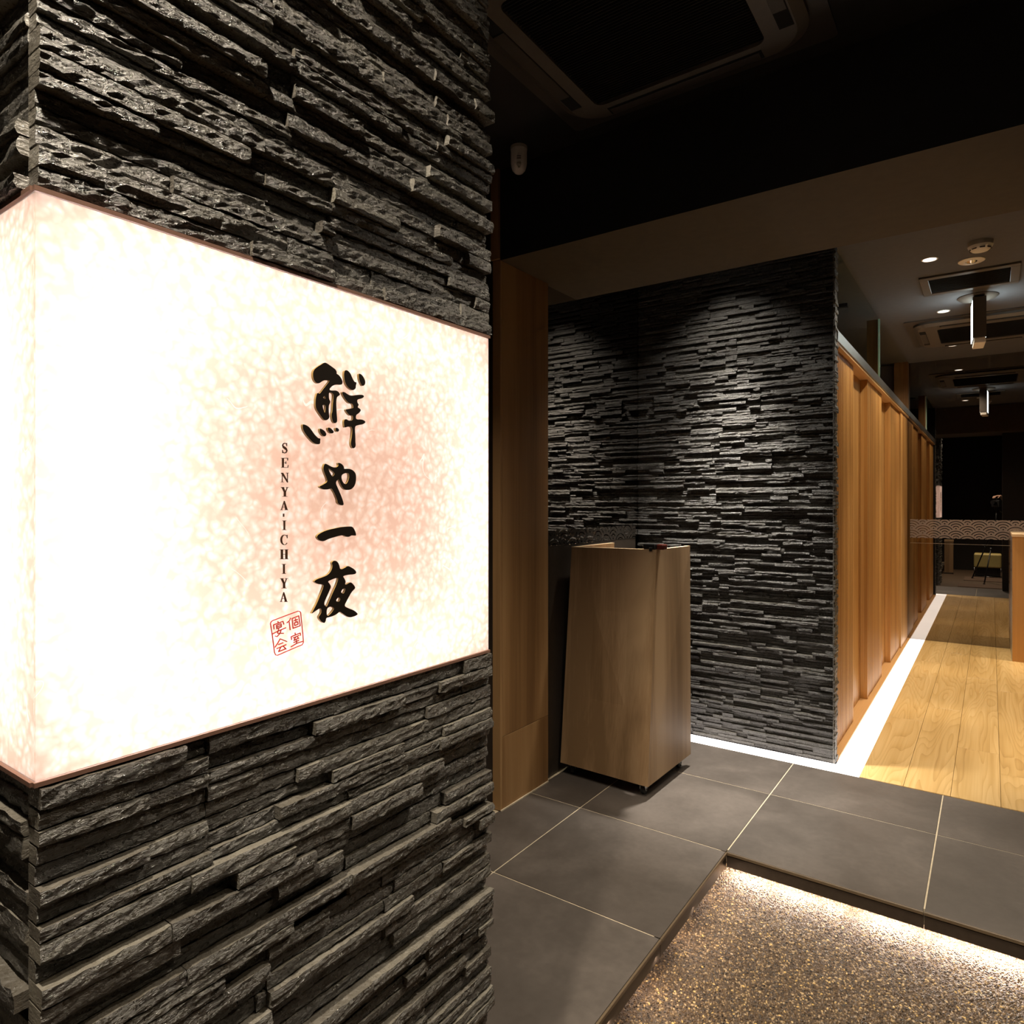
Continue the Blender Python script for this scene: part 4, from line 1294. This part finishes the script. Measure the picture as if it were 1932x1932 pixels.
# ================================================================ THE ENTRANCE SIDE, SEEN IN THE MIRROR
for (x0, x1, y0, y1, lb) in ((-0.47, 0.9, 0.42, 0.98, 'brown door mat on the sunken floor, closer to the step'), (-0.42, 0.9, -0.95, -0.20, 'brown door mat on the sunken floor, in front of the olive stool')):
    m_ = box('door_mat', (x0, y0, Z_SUNK), (x1, y1, Z_SUNK + 0.010), M['mat_brown'], None, 0.003)
    tag(m_, lb, 'mat')
stl = empty('stool', (-0.06, -1.25, Z_SUNK), 'olive yellow upholstered cube stool on a chrome floor frame', 'stool')
box('cushion', (-0.275, -1.45, 0.035), (0.165, -1.05, 0.300), M['cushion'], stl, 0.025, 3)
box('plinth', (-0.255, -1.43, -0.118), (0.145, -1.11, 0.034), M['black_wall'], stl)
for p in ([(-0.265, -1.06, -0.138), (0.155, -1.06, -0.138)], [(-0.265, -1.44, -0.138), (0.155, -1.44, -0.138)], [(-0.265, -1.06, -0.138), (-0.265, -1.44, -0.138)], [(0.155, -1.06, -0.138), (0.155, -1.44, -0.138)]):
    tube('floor_frame', p, 0.011, M['chrome'], stl)
for x in (-0.265, 0.155):
    for y in (-1.06, -1.44):
        tube('leg', [(x, y, -0.138), (x, y, 0.036)], 0.009, M['chrome'], stl)
lw = empty('low_post', (-0.70, -1.45, Z_SUNK), 'low wooden post standing by the entrance', 'post')
box('shaft', (-0.775, -1.52, Z_SUNK + 0.03), (-0.625, -1.38, 0.50), M['laminate'], lw, 0.002)
box('cap', (-0.780, -1.525, 0.50), (-0.620, -1.375, 0.54), M['laminate'], lw, 0.003)
box('foot', (-0.780, -1.525, Z_SUNK), (-0.620, -1.375, Z_SUNK + 0.03), M['brown_metal'], lw, 0.002)

# tripod with the photographer's camera (its lens is where this picture is taken from)
tp = empty('tripod', (0.05, -0.12, Z_SUNK), 'black camera tripod standing on the sunken floor', 'tripod')
ap = Vector((0.075, -0.125, 0.95))
tube('centre_column', [(0.075, -0.125, 0.70), (0.075, -0.125, 1.16)], 0.014, M['black_metal'], tp)
lathe('shoulder', [(0.030, -0.02), (0.038, 0.0), (0.030, 0.03)], ap, M['black_metal'], tp, 16)
for fx, fy in ((-0.29, -0.62), (0.50, 0.04), (-0.10, 0.36)):
    ft = Vector((fx, fy, Z_SUNK + 0.012 + (0.0105 if fy < -0.2 else 0.0))); d = (ft - ap)
    lg = tube('leg', [ap + d * 0.02, ap + d * 0.45], 0.015, M['black_metal'], tp)
    tube('leg_section', [ap + d * 0.45, ap + d * 0.985], 0.011, M['black_metal'], lg)
    tube('leg_lock', [ap + d * 0.43, ap + d * 0.47], 0.019, M['rubber'], lg)
    lathe('foot', [(0.016, -0.012), (0.016, 0.010)], ft, M['rubber'], lg, 12)
lathe('ball_head', [(0.022, 0.0), (0.026, 0.02), (0.024, 0.045), (0.030, 0.05), (0.030, 0.058)], (0.075, -0.125, 1.155), M['black_metal'], tp, 16)
tube('pan_handle', [(0.075, -0.125, 1.185), (0.16, -0.30, 1.12)], 0.008, M['black_metal'], tp)
cm = empty('camera', (0.07, -0.11, 1.214), 'black digital camera mounted on the tripod', 'camera')
Rc = Matrix.Translation((0.0, 0.0, HC)) @ Matrix.Rotation(YAW, 4, 'Z')
def cbox(name, lo, hi, mat, par, bev):
    bm = bmesh.new(); bm_box(bm, lo, hi, bev, 2); bmesh.ops.transform(bm, matrix=Rc, verts=bm.verts)
    return bm_obj(name, bm, mat, par)
bd = cbox('camera_body', (-0.070, -0.165, -0.085), (0.070, -0.100, 0.040), M['rubber'], cm, 0.010)
cbox('viewfinder', (-0.028, -0.168, 0.040), (0.028, -0.105, 0.068), M['rubber'], cm, 0.008)
bm = bmesh.new()
bmesh.ops.create_cone(bm, cap_ends=True, segments=28, radius1=0.036, radius2=0.040, depth=0.065, matrix=Rc @ Matrix.Translation((0, -0.066, 0)) @ Matrix.Rotation(-PI / 2, 4, 'X'))
bm_obj('lens', bm, M['black_metal'], cm)

# the photographer, mostly hidden behind the stub wall, one hand on the camera
def skin_mesh(name, pts, edges, radii, root, mats, parent, levels=2, region=None):
    me = bpy.data.meshes.new(name); me.from_pydata([Vector(p) for p in pts], edges, [])
    ob = bpy.data.objects.new(name, me); C.objects.link(ob)
    md = ob.modifiers.new('skin', 'SKIN'); md.use_smooth_shade = True
    for i, v in enumerate(me.skin_vertices[0].data):
        r = radii[i]; v.radius = r if isinstance(r, tuple) else (r, r); v.use_root = (i == root)
    sb = ob.modifiers.new('sub', 'SUBSURF'); sb.levels = levels; sb.render_levels = levels
    dg = bpy.context.evaluated_depsgraph_get()
    m2 = bpy.data.meshes.new_from_object(ob.evaluated_get(dg))
    V = np.array([v.co[:] for v in m2.vertices]); F = [list(p.vertices) for p in m2.polygons]
    bpy.data.objects.remove(ob); bpy.data.meshes.remove(me); bpy.data.meshes.remove(m2)
    mi = None
    if region is not None:
        mi = [region(V[f].mean(0)) for f in F]
    return mesh_obj(name, V, F, mats, parent, True, mi)


PX, PY = 0.62, -0.56
zf = Z_SUNK + 0.0105
H = [  # joints: pelvis, spine, chest, neck, head base, then limbs
    (PX, PY, zf + 0.95), (PX, PY, zf + 1.12), (PX - 0.01, PY + 0.02, zf + 1.36), (PX - 0.015, PY + 0.03, zf + 1.47), (PX - 0.02, PY + 0.05, zf + 1.54), (PX - 0.02, PY + 0.07, zf + 1.66),
    (PX - 0.10, PY, zf + 0.90), (PX - 0.12, PY + 0.02, zf + 0.50), (PX - 0.13, PY - 0.01, zf + 0.09), (PX - 0.13, PY + 0.13, zf + 0.035),
    (PX + 0.10, PY, zf + 0.90), (PX + 0.12, PY + 0.02, zf + 0.50), (PX + 0.14, PY - 0.01, zf + 0.09), (PX + 0.16, PY + 0.13, zf + 0.035),
    (PX - 0.18, PY + 0.02, zf + 1.40), (PX - 0.26, PY + 0.13, zf + 1.24), (0.145, -0.20, zf + 1.545), (0.118, -0.165, zf + 1.565),
    (PX + 0.18, PY + 0.02, zf + 1.40), (PX + 0.24, PY - 0.02, zf + 1.14), (PX + 0.22, PY + 0.09, zf + 0.90), (PX + 0.21, PY + 0.11, zf + 0.85)]
E_ = [(0, 1), (1, 2), (2, 3), (3, 4), (4, 5), (0, 6), (6, 7), (7, 8), (8, 9), (0, 10), (10, 11), (11, 12), (12, 13), (2, 14), (14, 15), (15, 16), (16, 17), (2, 18), (18, 19), (19, 20), (20, 21)]
Rr = [(0.15, 0.11), (0.14, 0.10), (0.16, 0.11), 0.062, 0.058, (0.078, 0.095), 0.085, 0.058, 0.042, 0.035, 0.085, 0.058, 0.042, 0.035, 0.058, 0.043, 0.027, 0.024, 0.058, 0.043, 0.028, 0.026]
pe = empty('person', (PX, PY, zf), 'person in black clothes reaching one bare arm to the tripod camera', 'person')


def body_region(c):
    if c[2] > zf + 1.485: return 1 if not (c[0] < PX - 0.16 and c[2] < zf + 1.35) else 0
    if c[0] < PX - 0.25 and c[2] > zf + 1.15: return 1
    if c[0] > PX + 0.19 and c[2] < zf + 1.0 and c[2] > zf + 0.8: return 1
    return 0


skin_mesh('body', H, E_, Rr, 0, [M['cloth_black'], M['skin']], pe, 2, body_region)
hd = Vector((PX - 0.02, PY + 0.075, zf + 1.66))
def blob(name, c, r, mat, par, cut=None):
    bm = bmesh.new(); bmesh.ops.create_uvsphere(bm, u_segments=20, v_segments=14, radius=1)
    for v in bm.verts: v.co = Vector((c[0] + v.co.x * r[0], c[1] + v.co.y * r[1], c[2] + v.co.z * r[2]))
    if cut:
        bmesh.ops.delete(bm, geom=[v for v in bm.verts if cut(v.co)], context='VERTS')
    return bm_obj(name, bm, mat, par, True)
blob('hair', hd + Vector((0, -0.012, 0.03)), (0.088, 0.105, 0.108), M['hair'], pe, lambda p: p.y > hd.y + 0.055 and p.z < hd.z + 0.075 or p.z < hd.z - 0.06)
blob('nose', hd + Vector((0, 0.098, -0.01)), (0.013, 0.02, 0.02), M['skin'], pe)
for s in (-1, 1):
    blob('eye', hd + Vector((s * 0.032, 0.086, 0.015)), (0.012, 0.008, 0.008), M['white_plastic'], pe)
    blob('ear', hd + Vector((s * 0.082, 0.0, 0.0)), (0.012, 0.02, 0.032), M['skin'], pe)
blob('mouth', hd + Vector((0, 0.086, -0.055)), (0.024, 0.008, 0.007), M['red_case'], pe)


def hand(wrist, along, down, name='hand'):
    a = Vector(along).normalized(); dn = Vector(down).normalized(); sd_ = a.cross(dn).normalized()
    pts = [wrist, wrist + a * 0.045, wrist + a * 0.085]; rad = [0.024, (0.036, 0.016), (0.036, 0.013)]; ed = [(0, 1), (1, 2)]
    palm = skin_mesh(name, pts, ed, rad, 0, [M['skin']], pe, 2)
    for k, (off, ln) in enumerate(((-0.028, 0.068), (-0.010, 0.078), (0.009, 0.073), (0.027, 0.058))):
        p0 = wrist + a * 0.075 + sd_ * off
        p = [p0, p0 + a * ln * 0.45 + dn * ln * 0.10, p0 + a * ln * 0.68 + dn * ln * 0.38, p0 + a * ln * 0.75 + dn * ln * 0.62]
        skin_mesh('finger', p, [(0, 1), (1, 2), (2, 3)], [0.009, 0.009, 0.008, 0.0065], 0, [M['skin']], palm, 1)
    p0 = wrist + a * 0.03 - sd_ * 0.028
    p = [p0, p0 + a * 0.022 - sd_ * 0.022 + dn * 0.01, p0 + a * 0.045 - sd_ * 0.026 + dn * 0.03, p0 + a * 0.058 - sd_ * 0.022 + dn * 0.045]
    skin_mesh('thumb', p, [(0, 1), (1, 2), (2, 3)], [0.011, 0.011, 0.0095, 0.008], 0, [M['skin']], palm, 1)


hand(Vector((0.128, -0.185, zf + 1.556)), (-0.7, 0.65, -0.02), (0.0, 0.1, -1))
hand(Vector((PX + 0.215, PY + 0.10, zf + 0.87)), (0.0, 0.15, -1), (-0.3, 0.9, 0))
for s, x in ((-1, PX - 0.13), (1, PX + 0.16)):
    box('shoe', (x - 0.048, PY - 0.09, zf), (x + 0.048, PY + 0.20, zf + 0.075), M['rubber'], pe, 0.03, 3)
